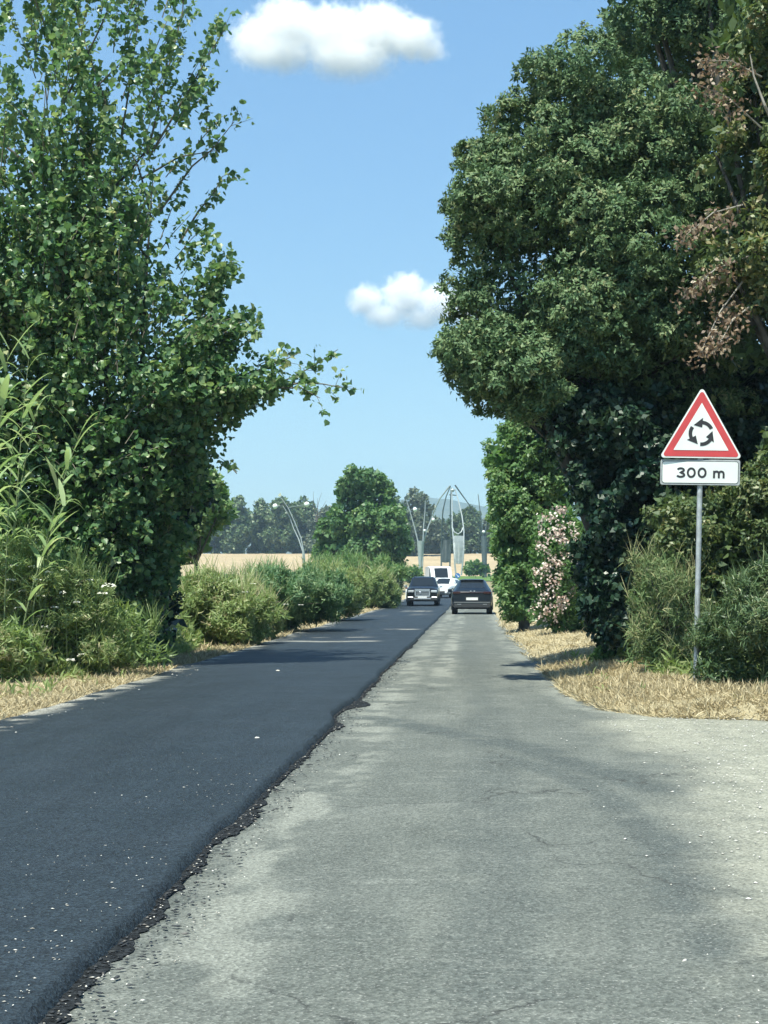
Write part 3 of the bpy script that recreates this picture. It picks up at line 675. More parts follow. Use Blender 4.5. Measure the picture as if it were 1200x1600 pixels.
MB().prism(rrect(.838, .238, .026, cz=pc), -.0650, -.0620).build('white_field', M['signwhite'], pp)
th = .0225; hh = .118; zb_ = pc - hh / 2 - .004
def arcp(cx, cz, rx, rz, a, b_, n=16): return [(cx + rx * math.cos(R(q)), cz + rz * math.sin(R(q))) for q in np.linspace(a, b_, n)]
x0 = -.215; mb = MB()
up_ = arcp(x0, zb_ + hh * .735, .035, hh * .265 - th / 2, 165, -70); lo_ = arcp(x0, zb_ + hh * .275, .040, hh * .275 - th / 2, 70, -165)
stroke(mb, up_ + [(x0 - .008, zb_ + hh * .52)] + lo_, th, -.0680, -.0645); mb.build('digit', M['signblack'], pp)
for cx in (-.098, .022):
    mb = MB(); stroke(mb, arcp(cx, zb_ + hh / 2, .039, hh / 2 - th / 2, 0, 360, 28), th, -.0680, -.0645); mb.build('digit', M['signblack'], pp)
mx0 = .155; xh = hh * .70; mb = MB()
stroke(mb, [(mx0, zb_), (mx0, zb_ + xh)], th, -.0680, -.0645)
for k_ in (0, 1):
    cx = mx0 + .0265 + k_ * .053
    stroke(mb, arcp(cx, zb_ + xh - .0265 - th * .35, .0265, .0265, 180, 0, 10) + [(cx + .0265, zb_)], th, -.0681 - .0002 * k_, -.0645)
mb.build('letter', M['signblack'], pp)
pp.rotation_euler = (0, 0, R(-3.6)); pp.location = (0, .012, 0)
for z_ in (tri0 + .12, tri0 + .42, pc):
    MB().box((0, -.018, z_), (.16, .040, .035)).build('clamp', M['galv'], sg)

# ================================================================== VEHICLES
M['black'] = plain('black car paint', (.006, .007, .009), .25, 0, .02, 5, coat=.25)
M['navy'] = plain('dark grey car paint', (.006, .011, .019), .3, 0, .02, 5, coat=.15)
M['white'] = plain('white car paint', (.78, .79, .79), .30, 0, .02, 5, coat=.5)
M['glass'] = plain('dark car glass', (.015, .02, .025), .06, 0, .02, 5)
M['tyre'] = plain('tyre rubber', (.018, .018, .019), .8)
M['rim'] = plain('alloy rim', (.45, .46, .48), .35, .8)
M['chrome'] = plain('chrome', (.80, .81, .82), .32, .85)
M['trim'] = plain('dark plastic trim', (.03, .032, .035), .6)
M['tail'] = plain('red tail lamp', (.035, .006, .007), .2, coat=.5)
M['lamp'] = plain('clear head lamp', (.62, .65, .68), .12, .3)
M['litlamp'] = plain('lit white lamp', (.9, .9, .9), .2, emit=(1, 1, 1, 1.1))
M['plate'] = plain('number plate white', (.80, .80, .78), .4)
M['bumper'] = plain('grey bumper plastic', (.06, .07, .075), .5)
M['blue'] = plain('sign blue', (.03, .16, .42), .4)
M['amber'] = plain('amber plastic', (.75, .36, .04), .35)

def ring(hw, zb, zbelt, thw, zt):
    half = [(0, zb), (hw * .80, zb), (hw * .95, zb + .10), (hw, zb + (zbelt - zb) * .5), (hw * .985, zbelt - .06), (hw * .95, zbelt), (thw, zt - .07), (thw * .82, zt - .012), (0, zt)]
    return half
def car(name, label, st, paint, loc, rz, wheels, wr, group, wd=.21):
    """st: stations (y, hw, zb, belt, top hw, top z) from the rear (y=0) to the front"""
    e = empty(name, loc, label, 'car' if 'van' not in name else 'van', group, rz)
    Lc = st[-1][0]
    rings = []
    for s in st:
        h = ring(*s[1:]); full = h + [(-x, z) for x, z in h[-2:0:-1]]
        rings.append([(x, s[0] - Lc / 2, z) for x, z in full])
    n = len(rings[0]); mb = MB(); v = [p for r_ in rings for p in r_]
    f = [(i * n + k, i * n + (k + 1) % n, (i + 1) * n + (k + 1) % n, (i + 1) * n + k) for i in range(len(rings) - 1) for k in range(n)]
    f += [tuple(range(n)), tuple((len(rings) - 1) * n + k for k in range(n - 1, -1, -1))]
    mb.add(v, f); body = mb.build('body', paint, e, True)
    def patch(nm, mat, i0, i1, k0, k1, ins=(.08, .08), off=.006, parent=e, out=None):
        """glass lying on the shell between stations i0..i1 and ring points k0..k1"""
        A = np.array(rings)
        for sgn in ((1,) if k0 < 0 else (1, -1)):
            mbp = MB()
            def S(i, k): k = int(round(k)); return A[i][k % n] * np.array((sgn, 1, 1))
            rows_ = []
            for i in range(i0, i1 + 1):
                ks = range(k0, k1 + 1) if k0 >= 0 else range(k0, k1 + 1)
                rows_.append([S(i, (8 + k) if k0 < 0 else k) for k in ks])
            G = np.array(rows_); c = G.mean((0, 1)); G = c + (G - c) * np.array((1 - ins[0], 1 - ins[1], 1 - ins[1]))
            cc = np.array((0, c[1] + (0 if k0 >= 0 else (.6 if c[1] < 0 else -.6)), .6)); o_ = unit((c - cc)[None])[0]; G = G + o_ * off
            a_, b__ = G.shape[:2]; vv = [tuple(p) for p in G.reshape(-1, 3)]
            mbp.add(vv, [(i * b__ + k, i * b__ + k + 1, (i + 1) * b__ + k + 1, (i + 1) * b__ + k) for i in range(a_ - 1) for k in range(b__ - 1)])
            mbp.build(nm, mat, parent)
    for yw in wheels:
        hw = max(s[1] for s in st)
        for sgn in (-1, 1):
            wb = MB().cyl_x((sgn * (hw - wd / 2 - .015), yw - Lc / 2, wr), wr, wd, 28).build('wheel', M['tyre'], e, True)
            MB().cyl_x((sgn * (hw - .018), yw - Lc / 2, wr), wr * .62, .03, 20, wr * .55).build('rim', M['rim'], wb)
            arch = MB(); pts = [(yw - Lc / 2 + (wr + .07) * math.cos(R(q)), wr + (wr + .07) * math.sin(R(q))) for q in range(-20, 201, 20)]
            arch.tube([(sgn * (hw - .012), y_, z_) for y_, z_ in pts], .035, 6).build('wheel_arch', M['trim'], e, True)
    return e, patch, Lc, rings

def mirrors(e, hw, y, z, mat):
    for sgn in (-1, 1):
        MB().box((sgn * (hw + .11), y, z), (.20, .12, .15), .85).tube([(sgn * (hw - .06), y + .02, z - .05), (sgn * (hw + .06), y, z - .04)], .025, 6).build('mirror', mat, e, bevel=.02)

def roadz(y, x): return float(H(x, y)) + (.05 if x < -1.5 else .004)
TG = 'vehicles on the road'
# dark coupe-backed SUV seen from behind
D_ = 73.0
e, patch, L, rg = car('suv_car', 'dark grey sloping-back SUV driving away on the old asphalt', [
    (0.0, .84, .46, .95, .70, 1.00), (.05, .90, .34, .98, .76, 1.06), (.22, .925, .27, 1.0, .76, 1.14), (.34, .93, .25, 1.02, .74, 1.18), (1.00, .93, .22, 1.03, .60, 1.53), (1.5, .93, .22, 1.03, .60, 1.60),
    (2.3, .93, .22, 1.02, .60, 1.60), (2.75, .93, .22, 1.02, .59, 1.54), (3.35, .92, .22, 1.0, .72, 1.10), (4.2, .90, .26, .95, .70, .98), (4.52, .82, .34, .80, .62, .82)],
    M['navy'], (-.07, D_, roadz(D_, 0)), 0.0, (.85, 3.6), .36, TG, .24)
patch('rear_window', M['glass'], 3, 4, -2, 2, (.06, .05)); patch('windscreen', M['glass'], 7, 8, -2, 2); patch('side_window', M['glass'], 4, 7, 5, 6, (.0, .10))
yb = -L / 2
MB().box((0, yb - .004, .98), (1.56, .05, .035)).build('light_bar', M['tail'], e, bevel=.01)
for sgn in (-1, 1):
    MB().box((sgn * .70, yb + .0, .975), (.36, .09, .10)).build('tail_lamp', M['tail'], e, bevel=.02)
    MB().box((sgn * .58, yb + .03, .46), (.20, .06, .05)).build('exhaust', M['chrome'], e, bevel=.01)
MB().box((0, yb + .02, .72), (.62, .05, .17)).build('plate_recess', M['trim'], e)
MB().box((0, yb - .008, .70), (.52, .012, .12)).build('number_plate', M['plate'], e)
MB().box((0, yb + .06, .52), (1.66, .14, .10)).build('rear_bumper', M['bumper'], e, bevel=.03)
MB().box((0, yb + .08, .38), (1.62, .16, .18)).build('diffuser', M['trim'], e, bevel=.03)
for sgn in (-.06, .10): MB().box((sgn, yb - .012, 1.045), (.055, .02, .045)).build('chrome_spot', M['chrome'], e, bevel=.004)  # chrome blocks put in as the bright glints on the tail
MB().box((0, -L / 2 + .98, 1.545), (1.10, .22, .035)).build('spoiler', M['navy'], e, bevel=.012)
mirrors(e, .93, .55, 1.05, M['navy'])

# black SUV coming towards the camera
D_ = 92.0
e, patch, L, rg = car('suv_car', 'black upright SUV with chrome grille and lit white lamps approaching on the fresh tarmac', [
    (0.0, .84, .40, 1.0, .66, 1.05), (.06, .90, .30, 1.05, .68, 1.50), (.5, .92, .26, 1.06, .66, 1.66), (1.6, .92, .25, 1.05, .66, 1.70), (2.5, .92, .25, 1.05, .66, 1.68),
    (2.75, .92, .25, 1.05, .66, 1.62), (3.3, .92, .25, 1.06, .78, 1.16), (4.3, .90, .28, 1.0, .76, 1.06), (4.5, .88, .32, .95, .72, .99), (4.6, .84, .40, .86, .62, .88)],
    M['black'], (-2.92, D_, roadz(D_, -3)), R(180), (.9, 3.7), .37, TG, .25)
patch('windscreen', M['glass'], 5, 6, -2, 2, (.05, .06)); patch('side_window', M['glass'], 2, 5, 5, 6, (0, .1)); patch('rear_window', M['glass'], 0, 1, -2, 2)
yf = L / 2
gr = MB().box((0, yf + .01, .74), (.74, .05, .34)).build('grille', M['trim'], e, bevel=.02)
MB().box((0, yf + .03, .91), (.84, .05, .13)).box((-.40, yf + .03, .74), (.08, .05, .25)).box((.40, yf + .03, .74), (.08, .05, .25)).box((0, yf + .03, .57), (.84, .05, .08)).build('grille_surround', M['chrome'], gr)
MB().box((0, yf + .028, .80), (.66, .03, .03)).box((0, yf + .028, .72), (.66, .03, .03)).box((0, yf + .028, .65), (.66, .03, .03)).build('grille_bars', M['chrome'], gr)
for sgn in (-1, 1):
    MB().box((sgn * .66, yf - .02, .84), (.34, .12, .13)).build('headlight', M['lamp'], e, bevel=.03)
    MB().box((sgn * .68, yf + .01, .47), (.30, .08, .13)).build('fog_lamp', M['litlamp'], e, bevel=.02)
MB().box((0, yf - .02, .40), (1.72, .20, .20)).build('front_bumper', M['trim'], e, bevel=.04)
MB().box((0, yf + .085, .43), (.95, .02, .07)).build('chrome_strip', M['chrome'], e)
MB().box((0, yf + .09, .51), (.52, .012, .11)).build('number_plate', M['plate'], e)
MB().sphere((.13, yf + .06, .78), .07, 10, 6).build('chrome_spot', M['chrome'], e)  # small chrome ball off-centre on the grille
mirrors(e, .92, .42, 1.12, M['chrome'])
for sgn in (-1, 1): MB().tube([(sgn * .55, -1.6, 1.72), (sgn * .55, .3, 1.72)], .02, 6).build('roof_rail', M['trim'], e)

# white hatchback behind it
D_ = 118.0
e, patch, L, rg = car('hatchback_car', 'white hatchback coming round the bend in front of the white van', [
    (0.0, .80, .40, .92, .66, .98), (.06, .86, .30, .95, .64, 1.30), (.5, .88, .24, .96, .58, 1.46), (1.6, .88, .22, .95, .58, 1.50), (2.2, .88, .22, .95, .57, 1.45),
    (2.95, .88, .22, .94, .68, 1.02), (3.7, .86, .25, .88, .66, .90), (4.0, .76, .36, .72, .55, .74)],
    M['white'], (-2.12, D_, roadz(D_, -2)), R(180 - 14), (.75, 3.2), .32, TG)
patch('windscreen', M['glass'], 4, 5, -2, 2, (.05, .06)); patch('side_window', M['glass'], 2, 4, 5, 6, (0, .1))
yf = L / 2
for sgn in (-1, 1): MB().box((sgn * .58, yf - .10, .66), (.30, .16, .12)).build('headlight', M['lamp'], e, bevel=.03)
MB().box((0, yf - .01, .44), (1.0, .05, .14)).build('grille', M['trim'], e, bevel=.02)
MB().box((0, yf + .02, .55), (.52, .012, .11)).build('number_plate', M['plate'], e)
MB().box((-.80, yf - .18, .50), (.10, .16, .10)).build('indicator', M['amber'], e, bevel=.01)
mirrors(e, .88, .5, .98, M['white'])

# white van
D_ = 134.0
e, patch, L, rg = car('van', 'tall white delivery van behind the white hatchback', [
    (0.0, .98, .35, 1.2, .90, 2.28), (.08, 1.0, .28, 1.2, .93, 2.34), (1.5, 1.0, .26, 1.2, .93, 2.38), (3.3, 1.0, .26, 1.2, .92, 2.36), (3.6, 1.0, .26, 1.2, .88, 2.26),
    (4.35, .99, .28, 1.18, .86, 1.32), (4.9, .96, .30, 1.0, .80, 1.12), (5.05, .88, .40, .85, .66, .90)],
    M['white'], (-2.95, D_, roadz(D_, -3)), R(180 + 9), (.95, 4.1), .36, TG)
patch('windscreen', M['glass'], 4, 5, -2, 2, (.22, .12)); patch('side_window', M['glass'], 3, 5, 5, 6, (0, .2))
yf = L / 2
for sgn in (-1, 1): MB().box((sgn * .74, yf - .12, .80), (.26, .20, .20)).build('headlight', M['lamp'], e, bevel=.03)
MB().box((0, yf - .02, .52), (1.5, .12, .22)).build('front_bumper', M['trim'], e, bevel=.04)
MB().box((0, yf + .02, .74), (.8, .03, .20)).build('grille', M['trim'], e)
mirrors(e, 1.0, 1.4, 1.35, M['trim'])

# ================================================================== ROUNDABOUT FURNITURE
M['steel'] = plain('painted pale steel', (.36, .40, .41), .5, .2, .08, 2)
M['dark_shade_steel'] = plain('dark and shaded steel', (.09, .12, .13), .55, .2, .08, 2)  # darker copy; paints the shade side of the monument's left leg
M['globe'] = plain('opal lamp globe', (.80, .81, .80), .25)
def meshscreen(mb, lefts, rights, rad, nh, nv):
    """woven screen between two edge lines"""
    lefts = np.array(lefts); rights = np.array(rights); s = np.linspace(0, 1, len(lefts))
    for q in np.linspace(.04, .98, nh):
        a = np.array([np.interp(q, s, lefts[:, k]) for k in range(3)]); b_ = np.array([np.interp(q, s, rights[:, k]) for k in range(3)])
        mid = (a + b_) / 2 + np.array((0, -.15, -.12)); mb.tube([a, mid, b_], rad, 4, False)
    for q in np.linspace(.08, .92, nv):
        mb.tube([lefts[k] + (rights[k] - lefts[k]) * q + np.array((0, -.15 * math.sin(q * math.pi), 0)) for k in range(len(lefts))], rad, 4, False)

D0 = 285.0
b = W(708, 898, D0); b[2] = float(H(b[0], D0))
mo = empty('monument', tuple(b), 'tall pointed monument of curved steel legs with woven screens on the roundabout', 'monument')
def Q(px, py, dy=0.0): return W(px, py, D0) + np.array((0, dy, 0)) - b
def petal(lp, rp, mat, ucap, screen, dy, sr=.03):
    L = [Q(x, y, dy * (1 - k / (len(lp) - 1) * .0) * sstep(758, 860, y)) for k, (x, y) in enumerate(lp)]; Rt = [Q(x, y, dy * sstep(758, 860, y)) for x, y in rp]
    e = MB(); e.tube(L, list(np.linspace(.09, .15, len(L))), 8); e.tube(Rt, list(np.linspace(.09, .15, len(Rt))), 8)
    leg = e.build('leg', mat, mo, True)
    u_ = MB(); u_.tube([Q(x, y, dy * sstep(758, 860, y)) for x, y in ucap], .11, 8); u_.build('arch', mat, leg, True)
    y0, y1 = screen; ys = np.linspace(y0, y1, 6)
    lp = np.array(lp); rp = np.array(rp)
    lefts = [Q(np.interp(y, lp[:, 1], lp[:, 0]), y, dy * sstep(758, 860, y)) for y in ys]; rights = [Q(np.interp(y, rp[:, 1], rp[:, 0]), y, dy * sstep(758, 860, y)) for y in ys]
    ms = MB(); meshscreen(ms, lefts, rights, sr, 46, 16); ms.build('screen', mat, leg)
petal([(706, 762), (706.5, 790), (707, 824), (709, 845), (711, 882), (713, 899)], [(711, 764), (716, 781), (722, 807), (725, 830), (725, 860), (723, 882), (721, 899)], M['steel'],
      [(707.5, 826), (710, 832), (716, 835.5), (721, 832), (724, 825)], (838, 881), -4.0, .065)
petal([(704, 759), (697, 776), (692, 797), (690, 822), (689, 860), (689, 884), (690, 899)], [(705, 762), (703.5, 790), (703.8, 824), (703.5, 860), (702.5, 884), (702, 899)], M['dark_shade_steel'],
      [(691, 826), (694, 833), (699, 833), (703, 826)], (842, 878), 3.0, .085)
for pts, mt, dy in (([(703, 759), (687, 779), (675, 804), (665, 829), (660, 850), (658, 896)], 'steel', 6), ([(711, 758), (724, 776), (733, 788), (744, 808), (752, 832), (757, 896)], 'dark_shade_steel', 5)):
    MB().tube([Q(x, y, dy * float(sstep(758, 860, y))) for x, y in pts], [.14, .11, .085, .085, .10, .12], 8).build('strut', M[mt], mo, True)
MB().sphere(Q(707, 766), .40, 10, 8, (1, 1, .8)).build('finial', M['steel'], mo, True)
MB().tube([Q(702, 773), Q(713, 774)], .10, 6).build('crossbar', M['dark_shade_steel'], mo)

def lamp(px, py, D, arms, trunk, globes, mat, label):
    b = W(px, py, D); b[2] = float(H(b[0], D)); e = empty('globe_lamp_post', tuple(b), label, 'street lamp', 'globe lamp posts round the roundabout')
    def q(x, y, dy=0): return W(x, y, D) + np.array((0, dy, 0)) - b
    tb = MB(); pts = [(0, 0, -.2)] + [q(x, y) for x, y, r_ in trunk]
    tb.tube(pts, [trunk[0][2]] + [r_ for *_, r_ in trunk], 10).build('pole', mat, e, True)
    for a in arms: MB().tube([q(x, y, dy) for x, y, dy in a], list(np.linspace(.115, .055, len(a))), 8).build('arm', mat, e, True)
    for x, y, r_ in globes:
        g = MB().sphere(q(x, y), r_, 14, 9).build('globe', M['globe'], e, True)
        near_ = min((q(ax, ay, dy) for a in arms for ax, ay, dy in a), key=lambda p: np.linalg.norm(p - q(x, y)))
        MB().tube([q(x, y), near_], .03, 5).build('hanger', mat, g)
lamp(476, 900, 250, [[(474.5, 862, 0), (470, 840, 0), (460, 815, 0), (450, 793, 0), (439.5, 778, 0)], [(473, 862, .2), (466, 842, .5), (458, 826, .8), (452, 808, .8), (441, 790, .8)]],
     [(475, 880, .24), (474, 862, .20)], [(430, 791, .42), (479.5, 788, .42)], M['steel'], 'curved pale lamp post with two white globes beyond the left weeds')
lamp(656.5, 896, 265, [[(653, 846, 0), (647, 822, 0), (640, 797, 0), (634.5, 780, 0)], [(661, 846, 0), (662, 822, 0), (664, 800, 0), (664.5, 782, 0)], [(661, 846, .3), (668, 826, .5), (676, 806, .6)]],
     [(656.5, 880, .28), (657, 860, .48), (657, 845, .62)], [(648.5, 796, .36), (677, 812, .28), (663.5, 829, .22)], M['steel'], 'forked pale lamp post with white globes left of the monument')
lamp(757, 897, 262, [[(755, 838, 0), (752, 812, 0), (749, 790, 0), (747, 772, 0)], [(755, 840, 0), (751, 832, -.3), (748.5, 824, -.5)], [(757, 838, .3), (761, 815, .5), (765, 796, .6)]],
     [(757, 880, .40), (756.5, 855, .50), (756, 838, .46)], [(755.5, 831, .26)], M['dark_shade_steel'], 'dark lamp post beside the hedge, right of the monument')

def small_sign():
    b = W(715, 910, 180); b[2] = float(H(b[0], 180)); e = empty('direction_sign', tuple(b), 'small blue round sign beside the white van at the roundabout', 'road sign')
    MB().tube([(0, 0, -.1), (0, 0, 1.5)], .03, 8).build('post', M['galv'], e)
    zc = 1.25
    d = MB().tube([(0, -.03, zc), (0, -.06, zc)], .30, 24).build('disc', M['blue'], e)
    mb = MB(); stroke(mb, [(-.14, zc + .14), (.09, zc - .09)], .07, -.068, -.061); mb.prism([(.16, zc - .16), (.16, zc + .03), (-.03, zc - .16)], -.0685, -.0605); mb.build('arrow', M['signwhite'], d)
small_sign()
b = W(635, 940, 113); b[2] = float(H(b[0], 113))
e = empty('marker_post', tuple(b), 'white roadside marker post behind the black SUV', 'marker post')
MB().box((0, 0, .5), (.13, .10, 1.0), .8).build('post', M['signwhite'], e, bevel=.02)
MB().box((0, 0, .87), (.125, .095, .18)).build('black_band', M['signblack'], e)
MB().box((0, -.052, .86), (.05, .02, .10)).build('reflector', M['signred'], e)
b = W(713.5, 921, 128); b[2] = float(H(b[0], 128))
e = empty('island_bollard', tuple(b), 'orange yellow traffic bollard beside the white hatchback', 'bollard')
MB().tube([(0, 0, 0), (0, 0, .15), (0, 0, .9), (0, 0, .98)], [.20, .16, .15, .08], 16).build('body', M['amber'], e, True)
MB().tube([(0, 0, .55), (0, 0, .72)], .158, 16).build('white_band', M['signwhite'], e, True)

# ================================================================== VEGETATION
# ---- left poplar: trunk, limbs, twigs that carry clusters of broad leaves
PD = 27.0
pop = [(-160, -120), (290, -110), (335, 0), (362, 40), (352, 95), (332, 150), (372, 186), (345, 236), (290, 250), (352, 285), (345, 330), (330, 362), (372, 402), (366, 440), (345, 470), (400, 492), (404, 515), (380, 530),
       (365, 560), (400, 575), (440, 560), (470, 565), (450, 610), (400, 640), (362, 655), (338, 682), (346, 726), (326, 762), (300, 800), (290, 860), (265, 930), (262, 1015), (150, 1035), (-160, 1040)]
poly = world_poly(pop, PD)
b = W(185, 1040, PD); b[2] = .05
e = empty('poplar_tree', tuple(b), 'tall leafy poplar leaning over the left side of the fresh tarmac', 'tree')
def wpop(x, z):
    py = VY - (z - CH) * F / PD; px = VX + x * F / PD
    d = np.interp(py, [-100, 60, 220, 330, 420, 700, 900, 1040], [.21, .23, .29, .50, .85, 1, .85, .7])
    hole = np.exp(-(((px - 255) / 60) ** 2 + ((py - 245) / 28) ** 2)) + .8 * np.exp(-(((px - 180) / 50) ** 2 + ((py - 60) / 50) ** 2))
    d = d * (1 - .6 * sstep(200, 300, px) * sstep(470, 380, py))
    return np.clip(d * (1 - .9 * hole) * (.12 + 1.5 * sstep(.36, .60, fbm(x * 1.25, z * 1.25, 23, 3))), 0, 1)
NT = 3000
ex, ez = sample_poly(poly, NT, wpop); ed, _, _ = edge_dist(ex, ez, poly)
tt = 1.8 * np.sqrt(np.clip(1 - (1 - np.clip(ed / 1.6, 0, 1)) ** 2, 0, 1))
s_ = np.where(rng.random(NT) < .6, -rng.uniform(.4, 1, NT), rng.uniform(-.4, 1, NT))
END = np.stack([ex, PD + tt * s_, ez], 1)
xa = W(120, 0, PD)[0]
dr = unit(np.stack([(ex - xa) * .35 + rng.normal(size=NT) * .3, s_ * .45 + rng.normal(size=NT) * .3, np.interp(ez, [0, 4, 7, 12], [.15, .3, .9, 1.3]) + rng.normal(size=NT) * .25], 1))
ln = rng.uniform(.5, 1.3, NT)
extra = [([(330, 650), (400, 615), (455, 590), (490, 572), (528, 546)], .5), ([(400, 612), (470, 598), (505, 600), (535, 606)], .2), ([(420, 606), (470, 606), (500, 622)], -.2), ([(330, 600), (400, 580), (440, 565), (470, 550)], .1),
         ([(280, 380), (310, 330), (335, 300), (348, 275)], 0), ([(250, 330), (300, 260), (330, 235), (366, 190)], .3), ([(230, 250), (290, 150), (330, 80), (352, 45)], -.3), ([(220, 280), (280, 245), (340, 235)], .4),
         ([(300, 530), (350, 510), (400, 490)], 0), ([(320, 560), (370, 545), (410, 520)], -.3), ([(180, 270), (200, 150), (215, 40), (220, -60)], .2), ([(150, 300), (165, 160), (120, 30), (110, -60)], -.3), ([(230, 240), (260, 120), (285, 20), (290, -40)], .3)]
lf = Leafy(); tw = MB()
def leaf_run(P0, P1, sag, n, size, tb=0.0):
    """clusters of leaves from P0 to P1 (arrays of k twigs), n leaves per twig"""
    k = len(P0); t_ = np.clip(rng.uniform(.15, 1.05, (k, n)), 0, 1.02); t_ = np.round(t_ * 7) / 7 + rng.normal(size=(k, n)) * .03
    p = P0[:, None] + (P1 - P0)[:, None] * t_[..., None]; p[..., 2] += (sag * 4)[:, None] * t_ * (1 - t_)
    p = p.reshape(-1, 3) + rng.normal(size=(k * n, 3)) * .055
    d = unit(np.repeat(unit(P1 - P0), n, 0) * .4 + rand_dirs(k * n) * .9 + np.array((0, 0, -.45)))
    nr = unit(rand_dirs(k * n) + np.array((-.15, -.35, .75)))
    L = size * rng.uniform(.45, 1.28, k * n)
    lf.add('broad', p, d, nr, L, L * .95, np.clip(rng.beta(2, 2.6, k * n) + np.repeat(rng.normal(size=k) * .1, n) + tb, 0, 1))
START = END - dr * ln[:, None]
leaf_run(START, END, rng.uniform(-.02, .06, NT), 27, .108)
for k in range(0, NT, 2):
    md = (START[k] + END[k]) / 2 + np.array((0, 0, .03)); tw.tube([START[k], md, END[k]], [.011, .008, .004], 3, False)
for pth, dy in extra:
    pts = [W(x, y, PD + dy) for x, y in pth]; tw.tube(pts, list(np.linspace(.022, .006, len(pts))), 5, False)
    for a_, c_ in zip(pts[:-1], pts[1:]):
        sg_ = 3; ts = rng.uniform(0, 1, sg_)
        q0 = np.array([a_ + (c_ - a_) * q for q in ts]); q1 = q0 + unit((c_ - a_)[None]) * .22 + rng.normal(size=(sg_, 3)) * .16
        leaf_run(q0, q1, np.full(sg_, .01), 9, .108)
        for u0, u1 in zip(q0, q1): tw.tube([u0, u1], [.006, .003], 3, False)
lf.build('crown', M['poplar'], e, origin=b)
tw.build('twigs', M['twig'], e, origin=b)
mb = MB()
for bx, top, r0 in ((185, (140, 250), .13), (150, (70, 120), .11), (215, (240, 260), .09), (100, (20, 200), .10)):
    p0 = W(bx, 1040, PD); p0[2] = .0; p0[1] += rng.uniform(-.5, .5); p1 = W(top[0], top[1], PD)
    mid = (p0 + p1) / 2 + np.array((rng.uniform(-.2, .2), rng.uniform(-.3, .3), 0))
    pts = [p0 * (1 - q) ** 2 + 2 * mid * q * (1 - q) + p1 * q * q for q in np.linspace(0, 1, 12)]
    mb.tube(pts, list(np.linspace(r0, r0 * .06, 12)), 9)
    for k in range(5, 11):
        tgt = END[rng.choice(np.where(np.abs(END[:, 2] - pts[k][2] - 1.6) < .9)[0])]
        limbs(mb, pts[k], [tgt], r0 * .28, .3)
limbs(mb, W(215, 760, PD), [W(360, 640, PD)], .06, .2)
mb.build('trunk', M['bark'], e, True, origin=b)

# understorey in the shade of the poplar
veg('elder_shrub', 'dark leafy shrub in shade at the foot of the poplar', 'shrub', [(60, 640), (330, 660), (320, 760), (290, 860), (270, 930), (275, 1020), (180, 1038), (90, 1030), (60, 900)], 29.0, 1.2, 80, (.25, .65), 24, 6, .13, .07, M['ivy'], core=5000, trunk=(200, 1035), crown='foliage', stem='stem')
veg('climber_shrub', 'dark tangled shrub behind the giant reeds at the left edge', 'shrub', [(-120, 560), (90, 600), (150, 760), (160, 900), (120, 1000), (-120, 1010)], 26.3, 1.2, 60, (.25, .6), 26, 6, .10, .06, M['hedge'], core=4000, trunk=(40, 1040), crown='foliage', stem='stem', tint=(0, .5))
veg('broadleaf_tree', 'light green young tree behind the poplar beside the far field', 'tree', [(268, 800), (285, 760), (320, 742), (350, 745), (366, 780), (355, 815), (325, 845), (330, 875), (280, 880), (262, 850)], 62.0, 2.0, 60, (.3, .75), 14, 6, .16, .11, M['hedge'], core=1500, trunk=(310, 930), tint=(.45, 1))

# ---- giant reeds
def reed(px, base_y, tip, D, n, label, size=1.0):
    b = W(px, base_y, D); b[2] = .08; e = empty('giant_reed', tuple(b), label, 'reed', 'giant reeds in front of the poplar')
    t_ = W(tip[0], tip[1], D + rng.uniform(-.3, .3)); top = t_ - b; mid = np.array((top[0] * .18, top[1] * .2, top[2] * .55))
    pts = [2 * mid * q * (1 - q) + top * q * q for q in np.linspace(0, 1, 14)]
    MB().tube(pts, list(np.linspace(.014, .004, 14)), 6).build('stem', M['stem'], e, True)
    V = []; Fq = []; ti = []
    for k in range(n):
        q = .30 + .70 * k / (n - 1); p = 2 * mid * q * (1 - q) + top * q * q; az = k * math.pi + rng.normal() * .7
        L = size * rng.uniform(.58, .90) * (1 - .35 * max(0, q - .75) / .25); wd = .048 * size * rng.uniform(.8, 1.2)
        hd = np.array((math.cos(az), math.sin(az) * .8, 0)); up = .95 + .5 * (q > .9); dr_ = rng.uniform(.25, 1.0)
        sd = unit(np.cross(hd, (0, 0, 1.))[None])[0]; s0 = len(V)
        for s in np.linspace(0, 1, 7):
            c_ = p + hd * L * s * .72 + np.array((0, 0, L * (up * s - dr_ * s * s * 1.15))); wq = wd * (1 - s ** 2.2) * (.7 + .6 * min(1, s * 3)) * .72 + .0015
            V += [c_ - sd * wq, c_ + np.array((0, 0, -.25 * wq)), c_ + sd * wq]
        tq = float(np.clip(rng.normal() * .2 + .5, 0, 1))
        for s in range(6):
            for c_ in (0, 1): Fq.append((s0 + 3 * s + c_, s0 + 3 * s + c_ + 1, s0 + 3 * s + c_ + 4, s0 + 3 * s + c_ + 3)); ti.append(tq)
    mesh_np('leaves', V, Fq, M['cane'], e, {'tint': ('FACE', ti)}, smooth=True)
